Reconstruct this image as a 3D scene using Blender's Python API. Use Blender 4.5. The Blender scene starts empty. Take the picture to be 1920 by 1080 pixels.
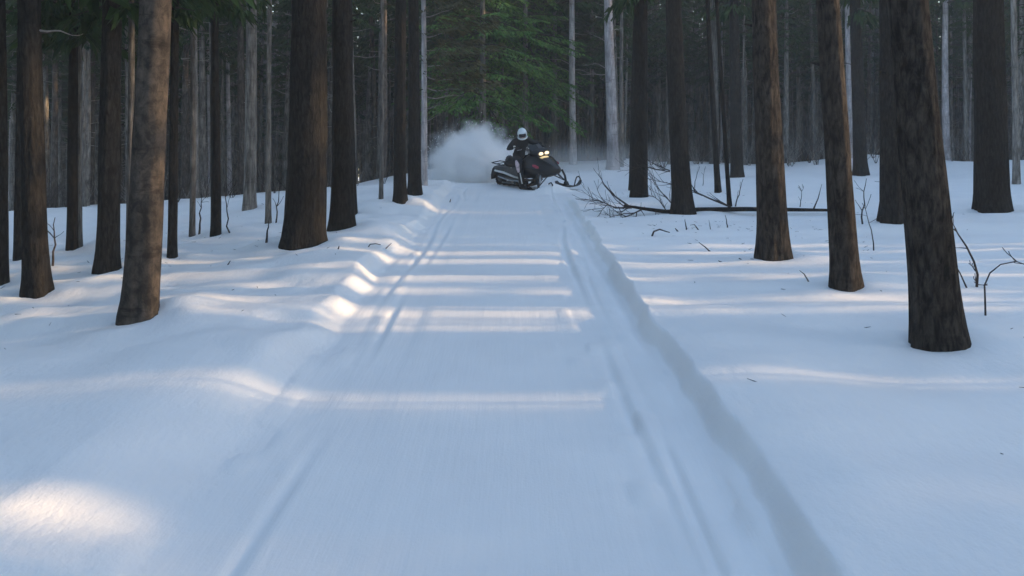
import bpy, bmesh, math, random
import numpy as np
from mathutils import Vector, Matrix, Euler

# ------------------------------------------------------------------ camera, sky, sun, exposure
scene = bpy.context.scene
COL = scene.collection
R = math.radians
F_PX, CX, YH, CAM_H = 1500.0, 960.0, 215.0, 1.92      # focal length (px of the 1920 frame), horizon row, eye height

cam_data = bpy.data.cameras.new('camera')
cam_data.sensor_width = 36.0
cam_data.lens = 36.0 * F_PX / 1920.0
cam_data.shift_y = -(540.0 - YH) / 1920.0
cam_data.clip_start = 0.05
cam_data.clip_end = 600.0
cam = bpy.data.objects.new('camera', cam_data)
COL.objects.link(cam)
cam.location = (0, 0, CAM_H)
cam.rotation_euler = (R(90), 0, 0)
scene.camera = cam

SUN_EL = 14.0
world = bpy.data.worlds.new('World')
scene.world = world
world.use_nodes = True
wn = world.node_tree
wn.nodes.clear()
w_out = wn.nodes.new('ShaderNodeOutputWorld')
w_bg = wn.nodes.new('ShaderNodeBackground')
w_sky = wn.nodes.new('ShaderNodeTexSky')
w_sky.sky_type = 'NISHITA'
w_sky.sun_disc = False
w_sky.sun_elevation = R(SUN_EL)
w_sky.sun_rotation = R(90)
w_sky.air_density = 1.0
w_sky.dust_density = 0.6
w_sky.ozone_density = 1.0
w_bg.inputs['Strength'].default_value = 0.15
wn.links.new(w_sky.outputs[0], w_bg.inputs[0])
wn.links.new(w_bg.outputs[0], w_out.inputs[0])

sun_data = bpy.data.lights.new('sun', 'SUN')
sun_data.energy = 3.0
sun_data.angle = R(0.8)
sun_data.color = (1.0, 0.68, 0.36)
sun = bpy.data.objects.new('sun', sun_data)
COL.objects.link(sun)
sun.rotation_euler = Vector((-math.cos(R(SUN_EL)), 0.0, -math.sin(R(SUN_EL)))).to_track_quat('-Z', 'Y').to_euler()

scene.view_settings.view_transform = 'Standard'
scene.view_settings.look = 'None'
scene.view_settings.gamma = 1.0
scene.view_settings.exposure = 1.92
scene.render.engine = 'CYCLES'
scene.cycles.max_bounces = 24
scene.cycles.diffuse_bounces = 4
scene.cycles.volume_bounces = 24
scene.cycles.use_denoising = True
scene.cycles.caustics_reflective = False
scene.cycles.caustics_refractive = False

# ------------------------------------------------------------------ helpers
def tag(o, label=None, cat=None, group=None, kind=None):
    if label: o['label'] = label
    if cat: o['category'] = cat
    if group: o['group'] = group
    if kind: o['kind'] = kind
    return o

def link(name, me, parent=None, mat=None):
    o = bpy.data.objects.new(name, me)
    COL.objects.link(o)
    if parent is not None: o.parent = parent
    if mat is not None and me is not None and len(me.materials) == 0: me.materials.append(mat)
    return o

def empty(name, loc, rot=(0, 0, 0)):
    o = bpy.data.objects.new(name, None)
    o.empty_display_size = 0.2
    COL.objects.link(o)
    o.location = loc
    o.rotation_euler = rot
    return o

def mesh_np(name, verts, faces, mats=(), smooth=True, mat_idx=None):
    me = bpy.data.meshes.new(name)
    me.from_pydata([tuple(v) for v in verts], [], [tuple(f) for f in faces])
    for m in mats: me.materials.append(m)
    if smooth: me.polygons.foreach_set('use_smooth', [True] * len(me.polygons))
    if mat_idx is not None: me.polygons.foreach_set('material_index', mat_idx)
    me.update()
    return me

class MB:
    """collects tubes, boxes, lofts into one mesh"""
    def __init__(s): s.v, s.f = [], []
    def loft(s, rings, closed_ends=True, wrap=True):
        n = len(rings[0]); b = len(s.v)
        for r in rings: s.v.extend([tuple(p) for p in r])
        for i in range(len(rings) - 1):
            for j in range(n if wrap else n - 1):
                k = (j + 1) % n
                s.f.append((b + i*n + j, b + i*n + k, b + (i+1)*n + k, b + (i+1)*n + j))
        if closed_ends:
            s.f.append(tuple(b + j for j in reversed(range(n))))
            e = b + (len(rings) - 1) * n
            s.f.append(tuple(e + j for j in range(n)))
        return s
    def tube(s, pts, radii, n=8):
        pts = [Vector(p) for p in pts]
        if not hasattr(radii, '__len__'): radii = [radii] * len(pts)
        rings, ref = [], None
        for i, p in enumerate(pts):
            d = (pts[min(i+1, len(pts)-1)] - pts[max(i-1, 0)])
            d = d.normalized() if d.length > 1e-9 else Vector((0, 0, 1))
            if ref is None: ref = d.orthogonal().normalized()
            u = (ref - d * ref.dot(d))
            u = u.normalized() if u.length > 1e-6 else d.orthogonal().normalized()
            ref = u
            w = d.cross(u)
            rings.append([p + (u * math.cos(a) + w * math.sin(a)) * radii[i] for a in [2*math.pi*k/n for k in range(n)]])
        return s.loft(rings)
    def box(s, c, size, M=None):
        b = len(s.v)
        for dx in (-.5, .5):
            for dy in (-.5, .5):
                for dz in (-.5, .5):
                    p = Vector((dx*size[0], dy*size[1], dz*size[2]))
                    if M is not None: p = M @ p
                    s.v.append(tuple(Vector(c) + p))
        for q in ((0,1,3,2),(4,6,7,5),(0,4,5,1),(2,3,7,6),(0,2,6,4),(1,5,7,3)): s.f.append(tuple(b+i for i in q))
        return s
    def mesh(s, name, mat, smooth=True, bevel=0.0):
        me = mesh_np(name, s.v, s.f, (mat,), smooth)
        bm = bmesh.new(); bm.from_mesh(me)
        bmesh.ops.recalc_face_normals(bm, faces=bm.faces)
        if bevel > 0:
            bmesh.ops.bevel(bm, geom=[e for e in bm.edges if e.calc_face_angle(0) > R(35)], offset=bevel, segments=2, affect='EDGES', clamp_overlap=True)
        bm.to_mesh(me); bm.free()
        if smooth:
            me.polygons.foreach_set('use_smooth', [True] * len(me.polygons))
            me.set_sharp_from_angle(angle=R(38))
        return me
    def build(s, name, mat, parent=None, smooth=True, bevel=0.0):
        return link(name, s.mesh(name, mat, smooth, bevel), parent)

# ------------------------------------------------------------------ materials
def mat_new(name):
    m = bpy.data.materials.new(name)
    m.use_nodes = True
    nt = m.node_tree
    b = nt.nodes['Principled BSDF']
    return m, nt, b

def nd(nt, typ, **kw):
    n = nt.nodes.new(typ)
    for k, v in kw.items():
        if k in n.inputs: n.inputs[k].default_value = v
        else: setattr(n, k, v)
    return n

def simple(name, col, rough=0.6, metal=0.0, var=0.15, scale=30.0, spec=0.5, emit=None, estr=0.0, coat=0.0):
    m, nt, b = mat_new(name)
    tc = nd(nt, 'ShaderNodeTexCoord')
    nz = nd(nt, 'ShaderNodeTexNoise', Scale=scale, Detail=4.0)
    nt.links.new(tc.outputs['Object'], nz.inputs['Vector'])
    rp = nd(nt, 'ShaderNodeValToRGB')
    rp.color_ramp.elements[0].position = 0.3
    rp.color_ramp.elements[1].position = 0.7
    rp.color_ramp.elements[0].color = (*[c * (1 - var) for c in col], 1)
    rp.color_ramp.elements[1].color = (*[min(1, c * (1 + var)) for c in col], 1)
    nt.links.new(nz.outputs['Fac'], rp.inputs['Fac'])
    nt.links.new(rp.outputs['Color'], b.inputs['Base Color'])
    b.inputs['Roughness'].default_value = rough
    b.inputs['Metallic'].default_value = metal
    b.inputs['Specular IOR Level'].default_value = spec
    b.inputs['Coat Weight'].default_value = coat
    if emit:
        b.inputs['Emission Color'].default_value = (*emit, 1)
        b.inputs['Emission Strength'].default_value = estr
    return m

def snow_mat(name, streak):
    m, nt, b = mat_new(name)
    geo = nd(nt, 'ShaderNodeNewGeometry')
    b.inputs['Roughness'].default_value = 0.72
    b.inputs['Specular IOR Level'].default_value = 0.25
    n1 = nd(nt, 'ShaderNodeTexNoise', Scale=1.3, Detail=5.0, Roughness=0.6)
    nt.links.new(geo.outputs['Position'], n1.inputs['Vector'])
    rp = nd(nt, 'ShaderNodeValToRGB')
    rp.color_ramp.elements[0].position = 0.25; rp.color_ramp.elements[0].color = (0.84, 0.835, 0.825, 1)
    rp.color_ramp.elements[1].position = 0.75; rp.color_ramp.elements[1].color = (0.90, 0.895, 0.88, 1)
    nt.links.new(n1.outputs['Fac'], rp.inputs['Fac'])
    nt.links.new(rp.outputs['Color'], b.inputs['Base Color'])
    mp = nd(nt, 'ShaderNodeMapping')
    mp.inputs['Scale'].default_value = (16.0, 1.1 if streak else 9.0, 9.0)
    nt.links.new(geo.outputs['Position'], mp.inputs['Vector'])
    n2 = nd(nt, 'ShaderNodeTexNoise', Scale=1.0, Detail=5.0, Roughness=0.6)
    nt.links.new(mp.outputs['Vector'], n2.inputs['Vector'])
    n3 = nd(nt, 'ShaderNodeTexNoise', Scale=55.0, Detail=3.0)
    nt.links.new(geo.outputs['Position'], n3.inputs['Vector'])
    b1 = nd(nt, 'ShaderNodeBump', Strength=0.22 if streak else 0.35, Distance=0.02)
    b2 = nd(nt, 'ShaderNodeBump', Strength=0.35, Distance=0.004)
    nt.links.new(n2.outputs['Fac'], b1.inputs['Height'])
    nt.links.new(n3.outputs['Fac'], b2.inputs['Height'])
    nt.links.new(b1.outputs['Normal'], b2.inputs['Normal'])
    nt.links.new(b2.outputs['Normal'], b.inputs['Normal'])
    return m

def bark_mat(name, dark, light, sx=30.0, sz=7.5, bump=1.0, dist=0.03, ring=0.0, moss=None):
    """furrowed bark: noise stretched up the trunk; ring > 0 adds cross scars"""
    m, nt, b = mat_new(name)
    tc = nd(nt, 'ShaderNodeTexCoord')
    oi = nd(nt, 'ShaderNodeObjectInfo')
    mp = nd(nt, 'ShaderNodeMapping')
    mp.inputs['Scale'].default_value = (sx, sx, sz)
    nt.links.new(tc.outputs['Object'], mp.inputs['Vector'])
    nt.links.new(oi.outputs['Random'], mp.inputs['Location'])
    n1 = nd(nt, 'ShaderNodeTexNoise', Scale=1.0, Detail=8.0, Roughness=0.72, Distortion=0.5)
    nt.links.new(mp.outputs['Vector'], n1.inputs['Vector'])
    vo = nd(nt, 'ShaderNodeTexVoronoi', Scale=0.55)
    vo.feature = 'DISTANCE_TO_EDGE'
    nt.links.new(mp.outputs['Vector'], vo.inputs['Vector'])
    vr = nd(nt, 'ShaderNodeMapRange'); vr.inputs['From Max'].default_value = 0.22
    nt.links.new(vo.outputs['Distance'], vr.inputs['Value'])
    mul = nd(nt, 'ShaderNodeMath', operation='MULTIPLY')
    nt.links.new(vr.outputs[0], mul.inputs[0]); mul.inputs[1].default_value = 0.10
    add = nd(nt, 'ShaderNodeMath', operation='MULTIPLY_ADD')
    nt.links.new(n1.outputs['Fac'], add.inputs[0]); add.inputs[1].default_value = 0.95
    nt.links.new(mul.outputs[0], add.inputs[2])
    rp = nd(nt, 'ShaderNodeValToRGB')
    rp.color_ramp.elements[0].position = 0.42; rp.color_ramp.elements[0].color = (*dark, 1)
    rp.color_ramp.elements[1].position = 0.74; rp.color_ramp.elements[1].color = (*light, 1)
    nt.links.new(add.outputs[0], rp.inputs['Fac'])
    # broad patches along the trunk
    n2 = nd(nt, 'ShaderNodeTexNoise', Scale=1.7, Detail=3.0)
    nt.links.new(tc.outputs['Object'], n2.inputs['Vector'])
    hv = nd(nt, 'ShaderNodeHueSaturation')
    mr = nd(nt, 'ShaderNodeMapRange'); mr.inputs['From Min'].default_value = 0.3; mr.inputs['From Max'].default_value = 0.7
    mr.inputs['To Min'].default_value = 0.72; mr.inputs['To Max'].default_value = 1.28
    nt.links.new(n2.outputs['Fac'], mr.inputs['Value'])
    mo = nd(nt, 'ShaderNodeMath', operation='MULTIPLY')
    rr = nd(nt, 'ShaderNodeMapRange'); rr.inputs['To Min'].default_value = 0.8; rr.inputs['To Max'].default_value = 1.25
    nt.links.new(oi.outputs['Random'], rr.inputs['Value'])
    nt.links.new(mr.outputs[0], mo.inputs[0]); nt.links.new(rr.outputs[0], mo.inputs[1])
    nt.links.new(mo.outputs[0], hv.inputs['Value'])
    nt.links.new(rp.outputs['Color'], hv.inputs['Color'])
    last = hv.outputs['Color']
    if ring > 0:
        mp2 = nd(nt, 'ShaderNodeMapping'); mp2.inputs['Scale'].default_value = (1.2, 1.2, 7.0)
        nt.links.new(tc.outputs['Object'], mp2.inputs['Vector'])
        n4 = nd(nt, 'ShaderNodeTexNoise', Scale=1.6, Detail=4.0, Roughness=0.7)
        nt.links.new(mp2.outputs['Vector'], n4.inputs['Vector'])
        r4 = nd(nt, 'ShaderNodeValToRGB')
        r4.color_ramp.elements[0].position = 0.34; r4.color_ramp.elements[0].color = (0.25, 0.23, 0.22, 1)
        r4.color_ramp.elements[1].position = 0.44; r4.color_ramp.elements[1].color = (1, 1, 1, 1)
        nt.links.new(n4.outputs['Fac'], r4.inputs['Fac'])
        mx = nd(nt, 'ShaderNodeMix', data_type='RGBA', blend_type='MULTIPLY')
        mx.inputs['Factor'].default_value = ring
        nt.links.new(last, mx.inputs['A']); nt.links.new(r4.outputs['Color'], mx.inputs['B'])
        last = mx.outputs['Result']
    nt.links.new(last, b.inputs['Base Color'])
    b.inputs['Roughness'].default_value = 0.92
    b.inputs['Specular IOR Level'].default_value = 0.15
    bp = nd(nt, 'ShaderNodeBump', Strength=bump, Distance=dist)
    nt.links.new(add.outputs[0], bp.inputs['Height'])
    nt.links.new(bp.outputs['Normal'], b.inputs['Normal'])
    return m

def needle_mat(name, a, c):
    m, nt, b = mat_new(name)
    geo = nd(nt, 'ShaderNodeNewGeometry')
    oi = nd(nt, 'ShaderNodeObjectInfo')
    n1 = nd(nt, 'ShaderNodeTexNoise', Scale=1.4, Detail=4.0)
    nt.links.new(geo.outputs['Position'], n1.inputs['Vector'])
    ad = nd(nt, 'ShaderNodeMath', operation='MULTIPLY_ADD')
    nt.links.new(geo.outputs['Random Per Island'], ad.inputs[0]); ad.inputs[1].default_value = 0.4
    nt.links.new(n1.outputs['Fac'], ad.inputs[2])
    rp = nd(nt, 'ShaderNodeValToRGB')
    rp.color_ramp.elements[0].position = 0.45; rp.color_ramp.elements[0].color = (*a, 1)
    rp.color_ramp.elements[1].position = 0.95; rp.color_ramp.elements[1].color = (*c, 1)
    nt.links.new(ad.outputs[0], rp.inputs['Fac'])
    nt.links.new(rp.outputs['Color'], b.inputs['Base Color'])
    b.inputs['Roughness'].default_value = 0.75
    b.inputs['Specular IOR Level'].default_value = 0.2
    return m

M = {}
M['snow'] = snow_mat('snow', False)
M['trail'] = snow_mat('packed_snow', True)
M['bark'] = bark_mat('bark_dark', (0.009, 0.0085, 0.008), (0.040, 0.036, 0.033), ring=0.25)
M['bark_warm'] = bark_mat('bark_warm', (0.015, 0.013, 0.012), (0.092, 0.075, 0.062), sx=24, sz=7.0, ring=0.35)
M['bark_smooth'] = bark_mat('bark_smooth', (0.030, 0.026, 0.023), (0.105, 0.084, 0.068), sx=11, sz=8.0, bump=0.5, dist=0.012, ring=0.55)
M['bark_grey'] = bark_mat('bark_grey', (0.088, 0.080, 0.072), (0.32, 0.29, 0.26), sx=18, sz=2.6, bump=0.5, ring=0.3)
M['bark_brown'] = bark_mat('bark_brown', (0.045, 0.038, 0.033), (0.17, 0.14, 0.12), sx=20, sz=4.0, bump=0.6, ring=0.3)
M['bark_pale'] = bark_mat('bark_pale', (0.30, 0.27, 0.27), (0.62, 0.57, 0.57), sx=16, sz=3.0, bump=0.35, dist=0.01, ring=0.45)
M['twig'] = simple('twig_bark', (0.060, 0.050, 0.046), 0.9, var=0.4, scale=12, spec=0.1)
M['dead_branch'] = simple('dead_branch', (0.26, 0.235, 0.21), 0.9, var=0.3, scale=12, spec=0.1)
M['needle'] = needle_mat('needles_dark', (0.016, 0.036, 0.014), (0.045, 0.085, 0.026))
M['needle_bright'] = needle_mat('needles_bright', (0.04, 0.105, 0.025), (0.13, 0.25, 0.055))
M['needle_olive'] = needle_mat('needles_olive', (0.050, 0.052, 0.026), (0.125, 0.115, 0.055))
M['black'] = simple('black_plastic', (0.007, 0.007, 0.008), 0.45, var=0.3, coat=0.05)
M['rubber'] = simple('black_rubber', (0.010, 0.010, 0.011), 0.85, var=0.3)
M['alu'] = simple('brushed_metal', (0.42, 0.43, 0.45), 0.45, metal=0.7, var=0.15, scale=8)
M['tunnel'] = simple('dark_tunnel', (0.05, 0.052, 0.056), 0.5, var=0.3, scale=9)
M['white_plastic'] = simple('white_plastic', (0.72, 0.72, 0.70), 0.4, var=0.06)
M['decal'] = simple('pale_pink_decal', (0.62, 0.48, 0.50), 0.4, var=0.35, scale=14)
M['red'] = simple('red_plastic', (0.42, 0.03, 0.06), 0.35, var=0.1, coat=0.4)
M['grey_glass'] = simple('smoked_screen', (0.015, 0.016, 0.018), 0.4, var=0.1)
M['lamp'] = simple('headlight_glow', (0.9, 0.8, 0.55), 0.3, var=0.02, emit=(1.0, 0.76, 0.40), estr=0.42)
M['lamp_dim'] = simple('running_light_glow', (0.8, 0.65, 0.35), 0.3, var=0.02, emit=(1.0, 0.70, 0.30), estr=0.14)
M['suit'] = simple('black_suit', (0.007, 0.008, 0.011), 0.85, var=0.35, scale=18)
M['trouser'] = simple('dark_grey_trousers', (0.010, 0.010, 0.013), 0.85, var=0.35, scale=18)
M['glove'] = simple('black_gloves', (0.012, 0.012, 0.013), 0.8, var=0.3)
M['helmet'] = simple('white_helmet', (0.78, 0.84, 0.86), 0.22, var=0.03, coat=0.6)
M['goggle'] = simple('dark_goggles', (0.020, 0.018, 0.030), 0.12, var=0.1, coat=0.6)
M['skin'] = simple('chin_skin', (0.55, 0.38, 0.33), 0.6, var=0.08)

SLED_D = 21.0
SLED_X = (996 - CX) / F_PX * SLED_D

# ------------------------------------------------------------------ terrain
def _hash(ix, iy, s):
    h = (ix.astype(np.int64) * 374761393 + iy.astype(np.int64) * 668265263 + s * 974711) & 0x7fffffff
    h = ((h ^ (h >> 13)) * 1274126177) & 0x7fffffff
    return ((h ^ (h >> 16)) & 0xffff) / 65535.0
def vnoise(x, y, s=0):
    x = np.asarray(x, float); y = np.asarray(y, float)
    ix = np.floor(x); iy = np.floor(y)
    fx = x - ix; fy = y - iy
    fx = fx*fx*fx*(fx*(fx*6-15)+10); fy = fy*fy*fy*(fy*(fy*6-15)+10)
    a = _hash(ix, iy, s); b = _hash(ix+1, iy, s); c = _hash(ix, iy+1, s); d = _hash(ix+1, iy+1, s)
    return (a + (b-a)*fx) * (1-fy) + (c + (d-c)*fx) * fy - 0.5
def sstep(a, b, x):
    t = np.clip((x - a) / (b - a), 0, 1)
    return t*t*(3-2*t)

MOUNDS = []        # (x, y, amp, radius) filled in once trees are known
def height(x, y, fine=True):
    x = np.asarray(x, float); y = np.asarray(y, float)
    fade = 1 - sstep(20.5, 23.0, y)                          # trail opens out and turns behind the sled
    fr = 1 - sstep(16.5, 19.5, y)
    wob = 0.10 * vnoise(y * 0.45, 0 * y, 3) + 0.05 * vnoise(y * 1.7, 0 * y, 4)
    xr = 1.18 + wob
    xl = -1.50 + 0.14 * vnoise(y * 0.5, 0 * y, 7) + 0.10 * vnoise(y * 1.9, 0*y, 8)
    # right: cut bank with a soft lip, level field rising to a crest
    tr = sstep(0.0, 0.11, x - xr + 0.03 * vnoise(y * 4.0, 0*y, 14))
    zr = tr * 0.130 * (0.08 + 0.92 * fr) * (1 + 0.7 * vnoise(y * 0.7, 0*y, 13) + 0.4 * vnoise(y * 2.6, 0*y, 15)) + 0.011 * np.clip(x - 1.6, 0, 22)
    # left: lower lumpy bank, then the ground falls away
    tl = sstep(0.0, 0.30 + 0.47 * (1 - sstep(4.0, 7.5, y)), xl - x)
    lump = 1 + (0.9 * vnoise(y * 1.3, x * 0.9, 11) + 0.5 * vnoise(y * 3.1, x * 2.5, 12)) * (0.25 + 0.75 * sstep(4.5, 8.0, y))
    zl = tl * 0.15 * lump * (0.15 + 0.85 * fade) * (0.62 + 0.38 * sstep(4.5, 8.0, y))
    d = np.clip(-2.3 - x, 0, None)
    zl = zl - 0.078 * np.where(d < 20, d, 20 + (d - 20) * 0.2)
    z = zr + zl
    # rolling off past the crest
    yc = 22.0 + 9.0 * sstep(-6.0, -0.5, x) - 0.5 * sstep(6, 12, x)
    e = np.clip(y - yc, 0, None)
    z = z - np.where(e < 4, 0.02 * e * e, 0.16 * (e - 2)) * np.where(y < 1e9, 1, 1)
    z = np.maximum(z, -9.0 + 0.02 * (x % 1.0))
    z = z + 0.30 * sstep(17, 24, y) * sstep(3.0, 6.0, x) * (vnoise(x * 0.28, y * 0.28, 81) + 0.5 * vnoise(x * 0.8, y * 0.6, 82))
    off = 1 - sstep(-1.9, -1.3, x) * (1 - sstep(1.0, 1.7, x)) * fade
    z = z + off * (0.16 * vnoise(x * 0.22, y * 0.22, 21) + 0.07 * vnoise(x * 0.7, y * 0.7, 22) + 0.022 * vnoise(x * 2.3, y * 2.3, 23))
    if fine:
        on = (1 - off) * fade
        z = z + on * 0.016 * vnoise(x * 0.9, y * 0.35, 31)
        z = z + on * 0.0045 * vnoise(x * 8.0, y * 0.5, 32) * (0.3 + np.abs(x) ** 1.2)
        dr = 0.05 * vnoise(y * 0.33, 0*y, 41)
        for cx_, wd, dp, sd in ((-1.28, .045, .016, 1), (-1.14, .04, .010, 2), (-0.86, .07, .006, 3), (0.62, .10, .008, 4),
                                (0.80, .04, .017, 5), (0.93, .03, .018, 6), (1.07, .07, .024, 7)):
            c = cx_ + dr + 0.13 * vnoise(y * 0.35, 0*y, 50 + sd)
            k = np.clip(0.55 + 2.0 * vnoise(y * 0.55, 0*y, 60 + sd), 0, 1.4)
            z = z - on * dp * k * np.exp(-((x - c) / wd) ** 2) + on * dp * 0.45 * k * np.exp(-((x - c - 1.7*wd) / wd) ** 2)
        # crumbs thrown out of the track
        cr = np.exp(-((x - 0.80) / 0.35) ** 2) + 0.8 * np.exp(-((x + 1.5) / 0.3) ** 2) + 0.6 * np.exp(-((x - 1.15) / 0.15) ** 2)
        z = z + fade * cr * 0.07 * np.clip(vnoise(x * 6.0, y * 3.2, 71) - 0.12, 0, 1)
        for mx_, my_, am, rd in MOUNDS:
            z = z + am * np.exp(-(((x - mx_) ** 2 + (y - my_) ** 2) / rd ** 2))
    return z
def hz(x, y): return float(height(np.array([x]), np.array([y]))[0])

def hit(px, py):
    """pixel of the photograph -> point where its ray meets the snow"""
    Y = np.geomspace(1.5, 70, 3000)
    X = (px - CX) / F_PX * Y
    zr = CAM_H - (py - YH) / F_PX * Y
    below = np.nonzero(zr <= height(X, Y))[0]
    k = below[0] if len(below) and Y[below[0]] < 33 else int(np.searchsorted(Y, 32.5))
    return Vector((X[k], Y[k], float(height(X[k:k+1], Y[k:k+1])[0])))

# ------------------------------------------------------------------ tree specification (photo pixels: base x, base y, trunk width, top x at row 0)
# (base_x, base_y, width_px, top_x, bark, crown_start, label, height)
FG = [
 (566, 466, 80, 578, 'bark', 8.0, 'thickest trunk on the left, furrowed brown bark and flared foot'),
 (641, 432, 47, 643, 'bark', 8.5, 'near-black trunk standing close behind the thickest furrowed trunk'),
 (263, 599, 68, 298, 'bark_smooth', 9.0, 'smooth-barked trunk leaning toward the trail with sunlit side and small knots'),
 (70, 555, 50, 54, 'bark', 3.7, 'straight dark brown trunk beyond the leaning smooth-barked one, low twig near its top'),
 (199, 513, 44, 214, 'bark', 3.5, 'dark trunk just behind the leaning smooth-barked trunk'),
 (134, 474, 22, 142, 'bark', 3.4, 'narrow dark trunk with a thin lighter trunk at its foot'),
 (149, 470, 12, 150, 'bark_grey', 3.4, 'thin lighter trunk touching the foot of a narrow dark trunk'),
 (323, 489, 19, 326, 'bark', 6.0, 'thin dark trunk between leaning smooth-barked trunk and a slim grey one'),
 (405, 443, 20, 404, 'bark', 3.5, 'slim black trunk alone on the open snow left of thickest trunk'),
 (359, 444, 12, 361, 'bark_grey', 5.5, 'slim grey-brown trunk beside a bent sapling'),
 (467, 394, 25, 470, 'bark_grey', 6.0, 'pale brown straight trunk standing on the snowy rise'),
 (503, 420, 12, 507, 'bark_grey', 5.5, 'thin trunk hard against the dark side of thickest trunk'),
 (752, 381, 26, 751, 'bark', 8.0, 'front trunk of a dark pair left of the snow spray'),
 (777, 367, 27, 776, 'bark', 8.0, 'rear trunk of a dark pair left of the snow spray'),
 (714, 375, 9, 716, 'bark_grey', 5.0, 'very thin grey trunk left of the dark pair'),
 (667, 402, 9, 650, 'bark', 5.0, 'very thin leaning trunk at the foot of near-black trunk'),
 (6, 535, 18, 0, 'bark', 6.0, 'dark trunk with a low base farthest from the trail on falling ground'),
 (33, 490, 15, 36, 'bark', 3.4, 'narrow dark trunk behind the straight dark brown trunk'),
 (240, 497, 14, 246, 'bark_grey', 3.4, 'grey trunk half hidden by the leaning smooth-barked trunk'),
 (1201, 372, 33, 1203, 'bark', 4.3, 'dark straight trunk with thinner trunk pressed behind it, near fallen branches'),
 (1187, 357, 17, 1196, 'bark', 8.5, 'thinner dark trunk pressed behind another right of the sled'),
 (1281, 405, 41, 1263, 'bark', 8.5, 'dark mossy trunk with spreading foot behind the fallen log'),
 (1346, 362, 12, 1322, 'bark', 6.0, 'thin dark leaning trunk behind the fallen log'),
 (1369, 389, 9, 1338, 'bark', 5.5, 'slender leaning sapling rising against the fallen log'),
 (1381, 333, 26, 1376, 'bark', 4.8, 'medium dark trunk on the bright snow behind slender sapling'),
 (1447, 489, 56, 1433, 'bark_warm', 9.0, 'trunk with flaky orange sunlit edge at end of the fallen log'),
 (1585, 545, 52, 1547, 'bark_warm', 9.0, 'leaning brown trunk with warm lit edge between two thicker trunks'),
 (1612, 329, 27, 1603, 'bark', 4.9, 'grey-brown trunk standing on the far snowy crest'),
 (1672, 420, 50, 1668, 'bark', 8.5, 'dark trunk half hidden behind the biggest leaning trunk on the right'),
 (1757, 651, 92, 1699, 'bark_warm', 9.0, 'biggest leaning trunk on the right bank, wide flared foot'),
 (1861, 399, 64, 1852, 'bark', 8.5, 'wide dark rugged trunk beyond the biggest leaning trunk'),
 (1076, 308, 15, 1071, 'bark_pale', 7.0, 'slimmer pale whitish trunk with bare branches behind the sled'),
 (1148, 318, 24, 1140, 'bark_pale', 8.0, 'thicker pale whitish trunk with knots and bare branches'),
 (794, 347, 13, 795, 'bark_pale', 7.0, 'pale trunk with olive drooping branches beside the snow spray'),
 (1906, 345, 15, 1898, 'bark_grey', 6.5, 'slim grey trunk past the wide rugged trunk'),
 (1341, 297, 20, 1336, 'bark_grey', 7.0, 'broad pale grey trunk in the far wood behind leaning saplings'),
 (1594, 296, 12, 1588, 'bark_pale', 7.0, 'thin bluish pale trunk in the far wood behind leaning brown trunk'),
 (1775, 294, 15, 1772, 'bark_pale', 7.0, 'pale far trunk seen beside the biggest leaning trunk'),
 (1812, 294, 10, 1806, 'bark_grey', 7.0, 'thin grey far trunk next to the wide rugged trunk'),
 (1166, 313, 10, 1164, 'bark_grey', 6.5, 'thin grey trunk just behind the thicker pale trunk'),
]
for t in FG:
    t_p = hit(t[0], t[1])
fg_pos = [hit(t[0], t[1]) for t in FG]
for t, p in zip(FG, fg_pos):
    r = t[2] / 2 / F_PX * p.y
    if p.y < 18:
        MOUNDS.append((p.x + 0.22 + r, p.y + 0.15, 0.05 + 0.22 * r, 0.22 + 1.6 * r))
        MOUNDS.append((p.x - 0.15 - 0.5 * r, p.y - 0.1, 0.02 + 0.12 * r, 0.20 + 1.2 * r))
        MOUNDS.append((p.x, p.y, -0.03 - 0.18 * r, 0.05 + 1.15 * r))

MOUNDS.append((SLED_X + 0.50, SLED_D - 1.36, 0.24, 0.38))      # snow heaped over the near ski

# ------------------------------------------------------------------ ground and trail
def axis(parts):
    out = []
    for a, b, st in parts:
        out += list(np.arange(a, b, st))
    return np.array(out + [parts[-1][1]])
gx = axis([(-90, -30, 3.0), (-30, -12, 0.6), (-12, -5, 0.22), (-5, -2.4, 0.10), (-2.4, 0.6, 0.026), (0.6, 1.5, 0.016), (1.5, 2.2, 0.03), (2.2, 5, 0.09), (5, 14, 0.22), (14, 30, 0.6), (30, 90, 3.0)])
gy = axis([(-14, 1, 0.6), (1, 2.2, 0.10), (2.2, 8, 0.042), (8, 14, 0.075), (14, 24, 0.13), (24, 36, 0.3), (36, 60, 1.0), (60, 140, 4.0)])
GX, GY = np.meshgrid(gx, gy)
GZ = height(GX, GY)
ny, nx = GX.shape
eps = 0.012
dzx = (height(GX + eps, GY) - height(GX - eps, GY)) / (2 * eps)
dzy = (height(GX, GY + eps) - height(GX, GY - eps)) / (2 * eps)
NRM = np.stack([-dzx, -dzy, np.ones_like(GZ)], -1)
NRM /= np.linalg.norm(NRM, axis=-1, keepdims=True)
V = np.stack([GX, GY, GZ], -1).reshape(-1, 3)
NRM = NRM.reshape(-1, 3)
jj, ii = np.meshgrid(np.arange(ny - 1), np.arange(nx - 1), indexing='ij')
Q = np.stack([jj*nx + ii, jj*nx + ii + 1, (jj+1)*nx + ii + 1, (jj+1)*nx + ii], -1).reshape(-1, 4)
fc = V[Q].mean(1)
on_trail = (fc[:, 0] > -1.52) & (fc[:, 0] < 1.20) & (fc[:, 1] < 22.5)
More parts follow.
